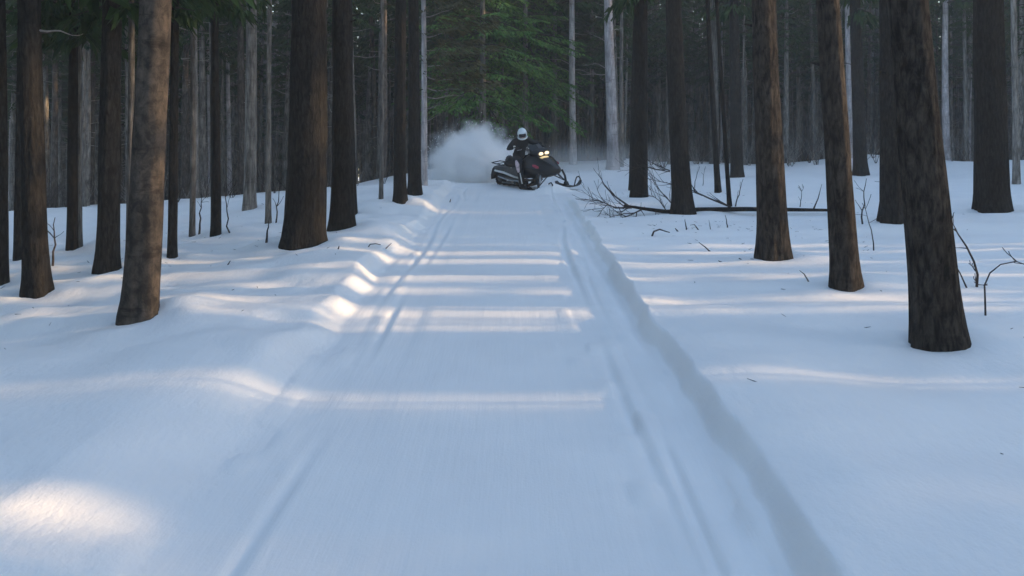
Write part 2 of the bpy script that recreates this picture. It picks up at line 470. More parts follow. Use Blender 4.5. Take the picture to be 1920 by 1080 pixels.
def sheet(name, q, mat):
    used = np.unique(q)
    remap = np.full(len(V), -1); remap[used] = np.arange(len(used))
    me = bpy.data.meshes.new(name)
    me.from_pydata(V[used].tolist(), [], remap[q].tolist())
    me.materials.append(mat)
    me.polygons.foreach_set('use_smooth', [True] * len(me.polygons))
    me.normals_split_custom_set_from_vertices(NRM[used].tolist())
    return tag(link(name, me), kind='structure')
tag(sheet('snow_ground', Q[~on_trail], M['snow']), 'untrodden snow covering the forest floor on both sides')
tag(sheet('snow_trail', Q[on_trail], M['trail']), 'packed snow trail with ski grooves running to the snowmobile')

# ------------------------------------------------------------------ trees
def trunk_mesh(name, r, h, mat, dx=0.0, hv=3.0, seed=0, sides=20, flare=0.35, rough=0.05, bend=0.0, z0=-0.5):
    """tapered trunk; dx = sideways drift over the first hv metres (the photographed lean)"""
    rng = random.Random(seed)
    zs = list(np.concatenate([np.linspace(z0, 0.6, 9), np.linspace(0.75, 6, 26), np.linspace(6.6, h, 12)])) if sides > 12 else list(np.concatenate([np.linspace(z0, 0.5, 4), np.linspace(1.2, 7, 9), np.linspace(8.5, h, 5)]))
    ang = np.linspace(0, 2 * math.pi, sides, endpoint=False)
    ph = rng.random() * 6.28
    nl = rng.choice((3, 4, 5))
    verts, cen = [], []
    for z in zs:
        t = max(0, z)
        rr = r * (1 - 0.72 * (t / h) ** 1.1) * (1 + flare * math.exp(-t / (0.10 + 0.9 * r)))
        cx_ = dx * (t / hv) * (1 - 0.35 * min(1, t / h)) + bend * math.sin(t * 0.55 + ph)
        cy_ = 0.6 * bend * math.sin(t * 0.43 + ph * 2)
        lob = 1 + (0.17 * math.exp(-t / 0.30) + 0.015) * np.cos(nl * ang + ph)
        nz_ = vnoise(np.cos(ang) * 2.2 + seed * 7.7 + 40, np.sin(ang) * 2.2 + z * 0.45, seed) + 0.8 * vnoise(ang * 7.0 + 0.6 * math.sin(z * 2.1), np.full(sides, z * 1.3), seed + 5)
        rad = rr * lob * (1 + rough * 2 * nz_)
        cen.append((cx_, cy_, z))
        verts += [(cx_ + rad[k] * math.cos(ang[k]), cy_ + rad[k] * math.sin(ang[k]), z) for k in range(sides)]
    faces = []
    for i in range(len(zs) - 1):
        for j in range(sides):
            k = (j + 1) % sides
            faces.append((i*sides + j, i*sides + k, (i+1)*sides + k, (i+1)*sides + j))
    faces.append(tuple(range((len(zs)-1)*sides, len(zs)*sides)))
    me = mesh_np(name, verts, faces, (mat,), True)
    return me, cen

def axis_at(cen, z):
    for a, b in zip(cen, cen[1:]):
        if b[2] >= z:
            t = (z - a[2]) / (b[2] - a[2])
            return Vector((a[0] + (b[0]-a[0])*t, a[1] + (b[1]-a[1])*t, z))
    return Vector(cen[-1])

def crown_mesh(name, seed, mat, h, rad, n_whorl, per, cards, clen, cwid, droop=0.35, wood=True, top=0.06, jit=0.5, wild=0.0):
    """whorls of drooping boughs, each carrying many needle sprays"""
    rng = np.random.default_rng(seed)
    P, Fc, mi = [], [], []
    nv = 0
    for w in range(n_whorl):
        u = (w + rng.random() * 0.8) / n_whorl
        zb = h * u
        for b in range(per):
            if rng.random() < 0.12: continue
            a = 2 * math.pi * (b + rng.random() * 0.8) / per + w * 1.1
            L = rad * ((1 - u) ** 0.75 * (0.75 + jit * rng.random()) + top) * (0.62 + 0.38 * min(1, u * 5 + 0.4))
            dr = droop * (0.6 + 0.8 * rng.random()) * (1 - 0.5 * u)
            if wild:
                dr *= 1 + wild * rng.normal() * 0.5; zb = h * u + wild * 0.35 * rng.normal()
            o = np.array([math.cos(a), math.sin(a), 0.0]); s_ = np.array([-math.sin(a), math.cos(a), 0.0])
            def pt(t):
                t = np.atleast_1d(t)[:, None]
                return o * (L * t) + np.array([0, 0, 1.0]) * (zb + L * (0.10 * t - dr * t ** 1.7 + 0.22 * dr * t ** 4))
            if wood:
                ts = np.linspace(0, 0.95, 5)
                c = pt(ts)
                for k in range(5):
                    rr = 0.022 * (1 - 0.85 * ts[k]) * (0.6 + 0.25 * L)
                    P += [c[k] + rr * s_, c[k] - rr * s_ * 0.5 + np.array([0, 0, rr]), c[k] - rr * s_ * 0.5 - np.array([0, 0, rr])]
                for k in range(4):
                    for j in range(3):
                        j2 = (j + 1) % 3
                        Fc.append((nv + k*3 + j, nv + k*3 + j2, nv + k*3 + 3 + j2, nv + k*3 + 3 + j)); mi.append(1)
                nv += 15
            n = max(6, int(cards * (0.35 + 0.65 * L / rad)))
            t = 0.12 + 0.88 * rng.random(n) ** 0.75
            side = rng.choice((-1.0, 1.0), n)
            spread = (0.30 * (1 - 0.75 * t) + 0.05) * L * rng.random(n)
            base = pt(t) + s_ * (side * spread)[:, None]
            base[:, 2] -= 0.28 * spread + 0.10 * clen * rng.random(n)
            d = o * (0.55 + 0.5 * rng.random(n))[:, None] + s_ * (side * (0.3 + 0.8 * rng.random(n)))[:, None]
            d[:, 2] += -0.55 * rng.random(n) - 0.15
            d /= np.linalg.norm(d, axis=1, keepdims=True)
            ll = clen * (0.55 + 0.8 * rng.random(n)); ww = cwid * (0.6 + 0.8 * rng.random(n))
            up = rng.normal(size=(n, 3)) * 0.55 + np.array([0, 0, 1.0])
            sd = np.cross(d, up); sd /= (np.linalg.norm(sd, axis=1, keepdims=True) + 1e-9)
            tip = base + d * ll[:, None]
            tip[:, 2] -= 0.12 * ll
            mid = base + d * (ll * 0.42)[:, None]
            quad = np.stack([base, mid + sd * ww[:, None], tip, mid - sd * ww[:, None]], 1).reshape(-1, 3)
            P += list(quad)
            Fc += [(nv + 4*k, nv + 4*k + 1, nv + 4*k + 2, nv + 4*k + 3) for k in range(n)]
            mi += [0] * n
            nv += 4 * n
    return mesh_np(name, P, Fc, (mat, M['twig']), False, mi)

CROWN_HI = [crown_mesh('pine_crown', 100 + k, M['needle'], 7.5, 2.1, 13, 5, 44, 0.40, 0.075, droop=0.28) for k in range(4)]
CROWN_MID = [crown_mesh('fir_crown', 140 + k, M['needle'], 9.0, 1.9, 15, 6, 85, 0.26, 0.042, droop=0.42) for k in range(4)]
CROWN_FINE = [crown_mesh('spruce_crown', 200 + k, M['needle_bright'], 8.4, 2.6, 15, 8, 170, 0.19, 0.028, droop=0.60, wild=0.8) for k in range(3)]
CROWN_DARK = [crown_mesh('spruce_crown', 240 + k, M['needle'], 12.0, 2.3, 20, 7, 95, 0.26, 0.042, droop=0.48) for k in range(3)]

def dead_branches(root, cen, r, specs, mat, seed):
    """bare curved branches: (height, azimuth, length, rise, droop)"""
    rng = random.Random(seed)
    for (z, az, L, rise, sag) in specs:
        c = axis_at(cen, z)
        o = Vector((math.cos(az), math.sin(az), 0)); s = Vector((-math.sin(az), math.cos(az), 0))
        mb = MB()
        pts, rad = [], []
        kink = rng.uniform(-0.12, 0.12)
        for k in range(8):
            t = k / 7
            pts.append(c + o * (L * t) + s * (kink * math.sin(t * 5) * L) + Vector((0, 0, L * (rise * t - sag * math.sin(math.pi * t) + 0.03 * math.sin(t * 9 + z)))))
            rad.append((0.009 + 0.010 * L) * (1 - 0.8 * t))
        mb.tube(pts, rad, 5)
        for q in range(rng.randint(1, 3)):
            k = rng.randint(3, 6)
            b = pts[k]; sg = rng.choice((-1, 1))
            l2 = L * rng.uniform(0.15, 0.35)
            mb.tube([b, b + o * l2 * 0.5 + s * sg * l2 * 0.3 + Vector((0, 0, l2 * rng.uniform(-.1, .3))), b + o * l2 * 0.9 + s * sg * l2 * 0.5 + Vector((0, 0, l2 * rng.uniform(-.2, .5)))], [rad[k] * 0.7, rad[k] * 0.5, 0.003], 4)
        mb.build('branch', mat, root)

def tree(spec, p, idx):
    bx, by, w, tx, bark, zc, label = spec
    r = 0.90 * w / 2 / F_PX * p.y
    hv = (by - 0) / F_PX * p.y
    dx = (tx - bx) / F_PX * p.y
    rng = random.Random(500 + idx)
    thin = r < 0.10
    h = rng.uniform(11.5, 13.5) if not thin else rng.uniform(8.5, 10.5)
    root = empty('pine_tree', p)
    tag(root, label, 'tree', 'trunks standing near the trail')
    me, cen = trunk_mesh('trunk', r, h + 0.5, M[bark], dx, hv, seed=idx * 3 + 1, sides=40 if p.y < 20 else 14,
                         flare=0.22 if not thin else 0.12, rough=0.075 if bark != 'bark_pale' else 0.03, bend=0.012 + 0.1 * r * rng.random())
    link('trunk', me, root)
    zc = min(zc, h - 3.5)
    if p.y > 26: zc = max(5.5, zc - 1.0)
    c = axis_at(cen, zc)
    cr = link('crown', CROWN_HI[idx % 4], root)
    cr.location = c
    k = (h - zc) / 7.5 * 1.12
    cr.scale = (k * (0.5 if thin else 0.6), k * (0.5 if thin else 0.6), k)
    if 14 < p.y < 26: cr.scale = (k * 0.38, k * 0.38, k)
    cr.rotation_euler = (0, math.atan2(axis_at(cen, h).x - c.x, h - zc), rng.random() * 6.28)
    # stubs of shed branches
    if bark in ('bark', 'bark_warm', 'bark_smooth') and not thin:
        for q in range(rng.randint(2, 4)):
            z = rng.uniform(1.6, 6)
            a = axis_at(cen, z); az = rng.random() * 6.28
            rr = r * 0.92
            o = Vector((math.cos(az), math.sin(az), 0.25))
            L = rng.uniform(0.04, 0.12)
            MB().tube([a + o * (rr * 0.7), a + o * rr, a + o * (rr + L)], [0.022, 0.018, 0.008], 6).build('branch_stub', M[bark], root)
    return root, cen, r

trees = {}
for i, (spec, p) in enumerate(zip(FG, fg_pos)):
    trees[i] = tree(spec, p, i)
idx_of = {t[6]: i for i, t in enumerate(FG)}
def T(lbl): return trees[idx_of[lbl]]
def zpx(px_y, D, zb): return CAM_H + (YH - px_y) / F_PX * D - zb       # photo row at depth D -> height above the tree's foot

# bare branches of the pale trunks, at the rows the photograph shows them
def pale(lbl, rows, mat='dead_branch', seed=1):
    root, cen, r = T(lbl)
    D, zb = root.location.y, root.location.z
    specs = []
    for (row, length_px, az, rise, sag) in rows:
        specs.append((zpx(row, D, zb), az, length_px / F_PX * D, rise, sag))
    dead_branches(root, cen, r, specs, M[mat], seed)
PI = math.pi
pale('slimmer pale whitish trunk with bare branches behind the sled', [(38, 26, PI, .05, 0), (106, 18, PI, .3, 0), (120, 52, PI + .2, .25, .0), (136, 32, PI - .2, .1, -.15), (165, 42, PI + .1, .35, .06), (196, 44, PI, .25, -.06), (128, 40, .1, -.25, 0), (62, 30, .3, -.1, 0), (222, 24, .4, .1, .05), (150, 28, PI-.6, .1, .05)], seed=3)
pale('thicker pale whitish trunk with knots and bare branches', [(40, 34, PI, .45, .0), (14, 24, PI + .2, .35, 0), (80, 44, PI - .1, .55, .04), (132, 50, PI, .2, -.12), (136, 62, PI + .15, .0, .08), (76, 24, PI + .4, .2, 0), (110, 30, .3, .2, .06), (60, 26, -.3, .3, 0)], seed=4)
pale('pale trunk with olive drooping branches beside the snow spray', [(30, 84, -.1, .42, .12), (92, 50, .15, -.05, .03), (122, 40, -.25, -.02, .04), (142, 84, .05, -.05, .08), (164, 78, -.1, .0, .07), (182, 72, .1, .08, .04), (228, 30, 0, .45, .03), (205, 34, -.3, .25, 0), (68, 70, .2, .3, .08), (256, 26, 0, .35, 0)], seed=5)
pale('straight dark brown trunk beyond the leaning smooth-barked one, low twig near its top', [(50, 110, -.15, -.15, .02)], seed=6)
for lbl, rows in (('dark straight trunk with thinner trunk pressed behind it, near fallen branches', [(64, 34, .2, -.05, .02), (20, 40, .4, .1, 0)]),
                  ('medium dark trunk on the bright snow behind slender sapling', [(110, 30, PI, .1, .05), (60, 40, .2, .05, .05)]),
                  ('pale brown straight trunk standing on the snowy rise', [(90, 40, .1, .3, .05), (150, 26, PI, .2, 0), (40, 40, PI + .3, .2, .05)]),
                  ('grey-brown trunk standing on the far snowy crest', [(120, 40, PI, .1, .05), (70, 40, .3, .2, .05)])):
    pale(lbl, rows, 'twig', 11)

# olive drooping boughs on the pale trunk beside the spray
def bough_crown(root, cen, zlo, zhi, azs, L, mat, seed, cards=240, clen=0.17, cwid=0.022):
    rng = np.random.default_rng(seed)
    P, Fc = [], []
    nv = 0
    for k, z in enumerate(np.linspace(zlo, zhi, len(azs))):
        c = np.array(axis_at(cen, z)); a = azs[k]
        o = np.array([math.cos(a), math.sin(a), 0]); s = np.array([-math.sin(a), math.cos(a), 0])
        LL = L * rng.uniform(0.75, 1.15)
        n = cards
        t = 0.15 + 0.85 * rng.random(n) ** 0.8
        side = rng.choice((-1.0, 1.0), n)
        spread = (0.24 * (1 - 0.6 * t) + 0.05) * LL * rng.random(n)
        base = c + o * (t * LL)[:, None] + s * (side * spread)[:, None]
        base[:, 2] += LL * (0.05 * t - 0.20 * t ** 1.6 + 0.16 * t ** 4) - 0.5 * spread
        d = o * (0.5 + rng.random(n))[:, None] + s * (side * rng.random(n))[:, None]
        d[:, 2] -= 0.8 * rng.random(n)
        d /= np.linalg.norm(d, axis=1, keepdims=True)
        ll = clen * (0.6 + 0.9 * rng.random(n)); ww = cwid * (0.6 + 0.8 * rng.random(n))
        sd = np.cross(d, rng.normal(size=(n, 3)) * .5 + np.array([0, 0, 1.0])); sd /= np.linalg.norm(sd, axis=1, keepdims=True) + 1e-9
        mid = base + d * (ll * .4)[:, None]
        tip = base + d * ll[:, None]
        P += list(np.stack([base, mid + sd * ww[:, None], tip, mid - sd * ww[:, None]], 1).reshape(-1, 3))
        Fc += [(nv + 4*q, nv + 4*q + 1, nv + 4*q + 2, nv + 4*q + 3) for q in range(n)]
        nv += 4 * n
    link('drooping_boughs', mesh_np('drooping_boughs', P, Fc, (mat,), False), root)
root, cen, r = T('pale trunk with olive drooping branches beside the snow spray')
rg = random.Random(9)
bough_crown(root, cen, 2.6, 7.2, [rg.uniform(-0.9, 0.7) for _ in range(26)], 1.7, M['needle_olive'], 17)

# spruces with green boughs closing the view above the sled
SPRUCE = [(905, 27.8, 2.4, 'bright green drooping spruce behind the snow spray', 0), (985, 30.5, 2.6, 'broad green spruce directly above the rider', 1),
          (870, 31.5, 2.9, 'green spruce partly behind olive drooping branches', 2), (1040, 33.5, 3.6, 'darker green spruce behind the slimmer pale trunk', 0),
          (1110, 36.0, 4.2, 'dark spruce between the two pale trunks', 1), (1497, 38.0, 3.9, 'dark spruce deep in the wood left of the leaning brown trunk', 2), (1235, 38.5, 3.6, 'dark spruce deep in the wood left of the mossy trunk', 0), (640, 37.0, 3.8, 'dark spruce deep in the wood behind the near-black trunk', 1), (930, 34.0, 3.2, 'green spruce deeper in the wood behind the brightest one', 2)]
for k, (px, D, zb, lbl, v) in enumerate(SPRUCE):
    X = (px - CX) / F_PX * D
    root = empty('spruce_tree', (X, D, hz(X, D)))
    tag(root, lbl, 'tree', 'green spruces behind the sled')
    zb -= hz(X, D)
    me, cen = trunk_mesh('trunk', 0.13, 10.8, M['bark_grey'], 0.0, 3.0, seed=900 + k, sides=10, flare=0.15)
    link('trunk', me, root)
    cr = link('crown', (CROWN_FINE if k not in (3, 4, 5, 6, 7) else CROWN_DARK)[v], root)
    cr.location = (0, 0, zb); cr.rotation_euler = (0, 0, 1.3 * k)
    s = (11.0 - zb) / (8.4 if k not in (3, 4, 5, 6, 7) else 12.0)
    cr.scale = (1.0, 1.0, s)

# ------------------------------------------------------------------ the wood behind: individual trunks
BG_TRUNK = []
for k in range(6):
    me, cen = trunk_mesh('trunk', 0.115, 12.6, M['bark_grey'] if k % 3 else M['bark_brown'], 0.12 * (k - 2.5) / 2.5, 5.0, seed=300 + k, sides=9, flare=0.15, bend=0.03)
    BG_TRUNK.append(me)
def bare_limbs(seed):
    rg = random.Random(seed); mb = MB()
    lean = 0.024 * ((seed % 6) - 2.5) / 2.5
    mb.tube([(lean * z, 0, z) for z in (0.9, 2.0, 3.0, 4.0, 5.0, 6.4)], .02, 5)          # joined inside the trunk
    for q in range(11):
        z = rg.uniform(1.2, 6.2); a = rg.random() * 6.28; L = rg.uniform(.25, .9)
        o = Vector((math.cos(a), math.sin(a), 0)); up = rg.uniform(-.25, .4)
        mb.tube([Vector((lean * z, 0, z)), o * L * .5 + Vector((0, 0, z + L * (.5 * up - .06))), o * L + Vector((rg.uniform(-.1, .1), rg.uniform(-.1, .1), z + L * up))], [.012, .009, .004], 4)
    return mb.mesh('bare_limbs', M['dead_branch'])
BG_LIMBS = [bare_limbs(6 * 50 + k) for k in range(6)]
BG_PALE, _ = trunk_mesh('trunk', 0.10, 12.6, M['bark_pale'], 0.1, 5.0, seed=333, sides=9, flare=0.12, bend=0.03)
rng = random.Random(77)
placed = [(p.x, p.y, 0.5) for p in fg_pos] + [((px - CX) / F_PX * D, D, 0.8) for px, D, *_ in SPRUCE]
def spot_ok(x, y, dmin):
    return all((x - a) ** 2 + (y - b) ** 2 > max(dmin, c) ** 2 for a, b, c in placed)
def bg_tree(x, y, label, group, s, crown, cz, pale_=False):
    root = empty('slender_tree', (x, y, hz(x, y)), (0, 0, rng.random() * 6.28))
    kk = rng.randrange(6)
    adj = ('pale ' if pale_ else ('grey-brown ' if kk % 3 else 'dark brown ')) + ('very thin' if s < 0.72 else 'slender' if s < 1.0 else 'stouter')
    tag(root, adj + ' ' + label, 'tree', group)
    t = link('trunk', BG_PALE if pale_ else BG_TRUNK[kk], root)
    t.scale = (s, s, rng.uniform(0.70, 0.82))
    link('bare_limbs', BG_LIMBS[kk], root)
    root.rotation_euler = (rng.gauss(0, .018), rng.gauss(0, .018), root.rotation_euler[2])
    c = link('crown', crown, root)
    c.location = (0, 0, cz)
    q = (10.4 - cz) / 9.0
    c.scale = (0.45, 0.45, q)
    return root
n_left = n_mid = n_right = 0
tries = 0
while tries < 60000 and (n_left < 150 or n_mid < 50 or n_right < 95):
    tries += 1
    y = rng.uniform(21.5, 52)
    px = rng.uniform(-60, 1980)
    x = (px - CX) / F_PX * y
    if px < 800:
        y_min = 22.3
        if n_left >= 150 or y < y_min or y > 42: continue
        if px > 690 and y < 25: continue
        if not spot_ok(x, y, 0.65): continue
        n_left += 1
        bg_tree(x, y, 'trunk in the dense wood left of the trail', 'slender trunks of the wood left of the trail', rng.uniform(0.5, 1.25), rng.choice(CROWN_MID), rng.uniform(4.2, 6.4), rng.random() < 0.05)
    elif px < 1180:
        if n_mid >= 50 or y < 29.5: continue
        if not spot_ok(x, y, 0.7): continue
        n_mid += 1
        bg_tree(x, y, 'far trunk in the dark wood behind the snowmobile', 'slender trunks of the wood behind the snowmobile', rng.uniform(0.5, 1.2), rng.choice(CROWN_DARK), rng.uniform(3.6, 5.2))
    else:
        if n_right >= 95 or y < 31.8: continue
        if not spot_ok(x, y, 0.8): continue
        n_right += 1
        bg_tree(x, y, 'far trunk in the wood beyond the crest right of the trail', 'slender trunks of the wood beyond the right crest', rng.uniform(0.55, 1.3), rng.choice(CROWN_MID + CROWN_DARK), rng.uniform(3.9, 5.8), rng.random() < 0.08)
    placed.append((x, y, 0.4))

# far wood that reads as one mass
def far_wood():
    rg = np.random.default_rng(5)
    P, Fc, mi = [], [], []
    nv = 0
    for k in range(3000):
        y = 43 + 57 * rg.random() ** 1.6; x = rg.uniform(-1.0, 1.35) * y
        z = hz(x, y)
        r = rg.uniform(0.07, 0.17)
        for zz, q in ((z - 0.3, 1.15), (z + 5, 1.0), (z + 17, 0.5)):
            for j in range(5):
                P.append((x + r*q*math.cos(j*1.2566) + 0.02*zz*math.sin(k), y + r*q*math.sin(j*1.2566), zz))
        for i in range(2):
            for j in range(5):
                Fc.append((nv + i*5 + j, nv + i*5 + (j+1) % 5, nv + i*5 + 5 + (j+1) % 5, nv + i*5 + 5 + j)); mi.append(0)
        nv += 15
    n = 150000
    y = rg.uniform(50, 104, n); x = rg.uniform(-1.0, 1.35, n) * y
    hgt = np.where(rg.random(n) < 0.72, rg.uniform(5.0, 19.0, n), rg.uniform(-0.2, 6.0, n) * np.where(y > 66, 1, 0.25) + np.where(y > 66, 0, 6))
    z = height(x, y, False) + hgt
    d = rg.normal(size=(n, 3)); d[:, 2] = -0.5 * np.abs(d[:, 2]); d /= np.linalg.norm(d, axis=1, keepdims=True)
    s = np.cross(d, rg.normal(size=(n, 3)) * .6 + np.array([0, 0, 1.0])); s /= np.linalg.norm(s, axis=1, keepdims=True)
    L = rg.uniform(0.5, 1.1, n)[:, None]; W = rg.uniform(0.10, 0.24, n)[:, None]
    b = np.stack([x, y, z], 1)
    quad = np.stack([b, b + d * L * .45 + s * W, b + d * L, b + d * L * .45 - s * W], 1).reshape(-1, 3)
    P += quad.tolist()
    Fc += [(nv + 4*k, nv + 4*k + 1, nv + 4*k + 2, nv + 4*k + 3) for k in range(n)]
    mi += [1] * n
    o = link('far_wood', mesh_np('far_wood', P, Fc, (M['bark_grey'], M['needle']), False, mi))
    tag(o, 'dense dark wood of trunks and needles deep behind the other trees', 'forest', kind='stuff')
far_wood()

# ------------------------------------------------------------------ the wood to the right of the view: it shades the trail and lets the streaks of sun through
GAPS = [(3.36, 3.80), (5.46, 5.54), (7.16, 7.34), (7.58, 7.84), (8.04, 8.18), (8.56, 8.78), (9.28, 9.56), (10.34, 10.58), (10.98, 11.20), (15.50, 15.72)]
SH_TRUNK = []
for k in range(3):
    me, cen = trunk_mesh('trunk', 0.23, 15.0, M['bark'], 0.0, 3.0, seed=600 + k, sides=12, flare=0.2, bend=0.01, rough=0.03)
    SH_TRUNK.append(me)
def shade_tree(x, y, r, low=False):
    root = empty('tall_pine_tree', (x, y, hz(x, y)))
    tag(root, 'tall dark pine of the wood to the right, beyond the picture edge', 'tree', 'pines of the wood casting shade on the trail')
    t = link('trunk', rng.choice(SH_TRUNK), root)
    t.scale = (r / 0.160, r / 0.160, 1.3)
    c = link('crown', rng.choice(CROWN_HI), root)
    c.location = (0, 0, 12.6); c.scale = (0.85, 0.85, 1.0); c.rotation_euler = (0, 0, rng.random() * 6)
edges = [1.4] + [v for g in GAPS for v in g] + [22.0]
for a, b in zip(edges[0::2], edges[1::2]):
    n = max(1, math.ceil((b - a) / 0.44))
    wd = (b - a) / n
    for k in range(n):
        yy = a + wd * (k + 0.5)
        shade_tree(rng.uniform(22, 42), yy, max(0.07, wd * 0.5))
# unseen short spruces added under the lowest gap: its beam clears them only far enough to reach the left bank
for k, (x, y) in enumerate(((24.0, 3.16), (21.5, 3.46), (23.0, 3.80), (25.0, 3.60))):
    root = empty('light_block_spruce_tree', (x, y, hz(x, y)))
    tag(root, 'short spruce added under the pines to the right to cut the beam, outside the picture', 'tree', 'unseen young spruces added to block light')
    link('trunk', SH_TRUNK[0], root).scale = (0.4, 0.4, 0.42)
    c = link('crown', CROWN_DARK[k % 3], root); c.location = (0, 0, 0.1); c.scale = (0.6, 0.6, 0.495)
# the wood goes on beside and behind the viewer
for k in range(120):
    side = k % 3
    if side == 0: x, y = rng.uniform(-34, -9), rng.uniform(-14, 11)
    elif side == 1: x, y = rng.uniform(8, 22), rng.uniform(-14, -0.5)
    else: x, y = rng.uniform(-34, -15), rng.uniform(-13, 18)
    if abs(x) < 0.66 * y + 1.5: continue
    root = empty('tall_pine_tree', (x, y, hz(x, y)))
    tag(root, 'tall pine of the wood beside the trail, outside the picture', 'tree', 'pines of the wood around the viewer')
    link('trunk', SH_TRUNK[k % 3], root).scale = (0.75, 0.75, 1.05)
    c = link('crown', (CROWN_HI + CROWN_MID)[k % 8], root); c.location = (0, 0, 7.0); c.scale = (0.9, 0.9, 1.05)
# dense young spruces added unseen beside and behind the viewer to block low sky
for k in range(64):
    side = k % 4
    if side == 0: x, y = -rng.uniform(9, 13), -12 + (k // 4) * 1.25
    elif side == 1: x, y = -rng.uniform(14, 19), -12 + (k // 4) * 1.5
    elif side == 2: x, y = rng.uniform(8, 13), -13 + (k // 4) * 0.9
    else: x, y = (rng.uniform(-9, -4.5) if k % 8 == 3 else rng.uniform(4.5, 9)), rng.uniform(-13.5, -9)
    if abs(x) < 0.66 * y + 2.6: continue
    root = empty('light_block_spruce_tree', (x, y, hz(x, y)))
    tag(root, 'dense young spruce added beside the trail to block low sky, outside the picture', 'tree', 'unseen young spruces added to block light')
    link('trunk', SH_TRUNK[0], root).scale = (0.5, 0.5, 0.6)
    c = link('crown', CROWN_DARK[k % 3], root); c.location = (0, 0, 0.1); c.scale = (0.9, 0.9, 0.9)
# young spruces closing the wood's edge on the left
for k in range(30):
    x, y = -36 - rng.uniform(0, 8), -14 + k * 1.4
    root = empty('spruce_tree', (x, y, hz(x, y)))
    tag(root, 'low bushy spruce of the wood left of the trail, outside the picture', 'tree', 'bushy spruces left of the trail')
    link('trunk', SH_TRUNK[0], root).scale = (0.6, 0.6, 0.9)
    c = link('crown', CROWN_DARK[k % 3], root); c.location = (0, 0, 0.1); c.scale = (1.0, 1.0, 1.15)
# sparse young firs added out of view to break up the beams
SPARSE = [crown_mesh('fir_crown', 400 + k, M['needle'], 5.6, 1.25, 8, 4, 11, 0.24, 0.05, droop=0.3) for k in range(2)]
for k, (x, y) in enumerate(((12.5, 7.3), (13.4, 8.2), (12.0, 8.9), (14.5, 9.6), (13.0, 10.6), (15.0, 11.2), (14.0, 5.4))):
    root = empty('beam_break_fir_tree', (x, y, hz(x, y)))
    tag(root, 'sparse young fir added right of the trail to dapple the beams, outside the picture', 'tree', 'young firs added to break up the beams')
    link('trunk', SH_TRUNK[1], root).scale = (0.13, 0.13, 0.38)
    c = link('crown', SPARSE[k % 2], root); c.location = (0, 0, 0.4); c.rotation_euler = (0, 0, k * 1.7)
# thicket of low spruces shading the snow past the sled
for k in range(72):
    yy = 16.6 + (k % 36) * 1.0 + rng.uniform(-.3, .3)
    xx = max(26, 0.68 * yy + 5) + rng.uniform(0, 7) + (12 if k >= 36 else 0)
    root = empty('spruce_tree', (xx, yy, hz(xx, yy)))
    tag(root, 'low bushy spruce in the thicket right of the wood, beyond the picture edge', 'tree', 'bushy spruces of the thicket on the right')
    link('trunk', SH_TRUNK[0], root).scale = (0.6, 0.6, 0.9 if k < 36 else 1.35)
    c = link('crown', CROWN_DARK[k % 3], root); c.location = (0, 0, 0.1); c.scale = (1.0, 1.0, 1.15 if k < 36 else 1.7)

# ------------------------------------------------------------------ fallen tree, saplings, twigs
def twig_tree(mb, p, d, L, r, depth, rg, droop=0.0, rmin=0.0035):
    pts, rad = [Vector(p)], [r]
    dd = Vector(d).normalized()
    n = 5
    for k in range(n):
        dd = (dd + Vector((rg.uniform(-.2, .2), rg.uniform(-.2, .2), rg.uniform(-.16, .2) - droop))).normalized()
        pts.append(pts[-1] + dd * (L / n)); rad.append(max(rmin, r * (1 - (k + 1) / (n + 0.6))))
    mb.tube(pts, rad, 5 if r > 0.008 else 4)
    if depth > 0:
        for q in range(rg.randint(2, 3 + depth)):
            k = rg.randint(1, n - 1)
            d2 = (dd + Vector((rg.uniform(-1, 1), rg.uniform(-.6, .6), rg.uniform(-.5, .8)))).normalized()
            twig_tree(mb, pts[k], d2, L * rg.uniform(0.35, 0.6), rad[k] * 0.6, depth - 1, rg, droop)

def at(px, py, D):
    return Vector(((px - CX) / F_PX * D, D, CAM_H - (py - YH) / F_PX * D))

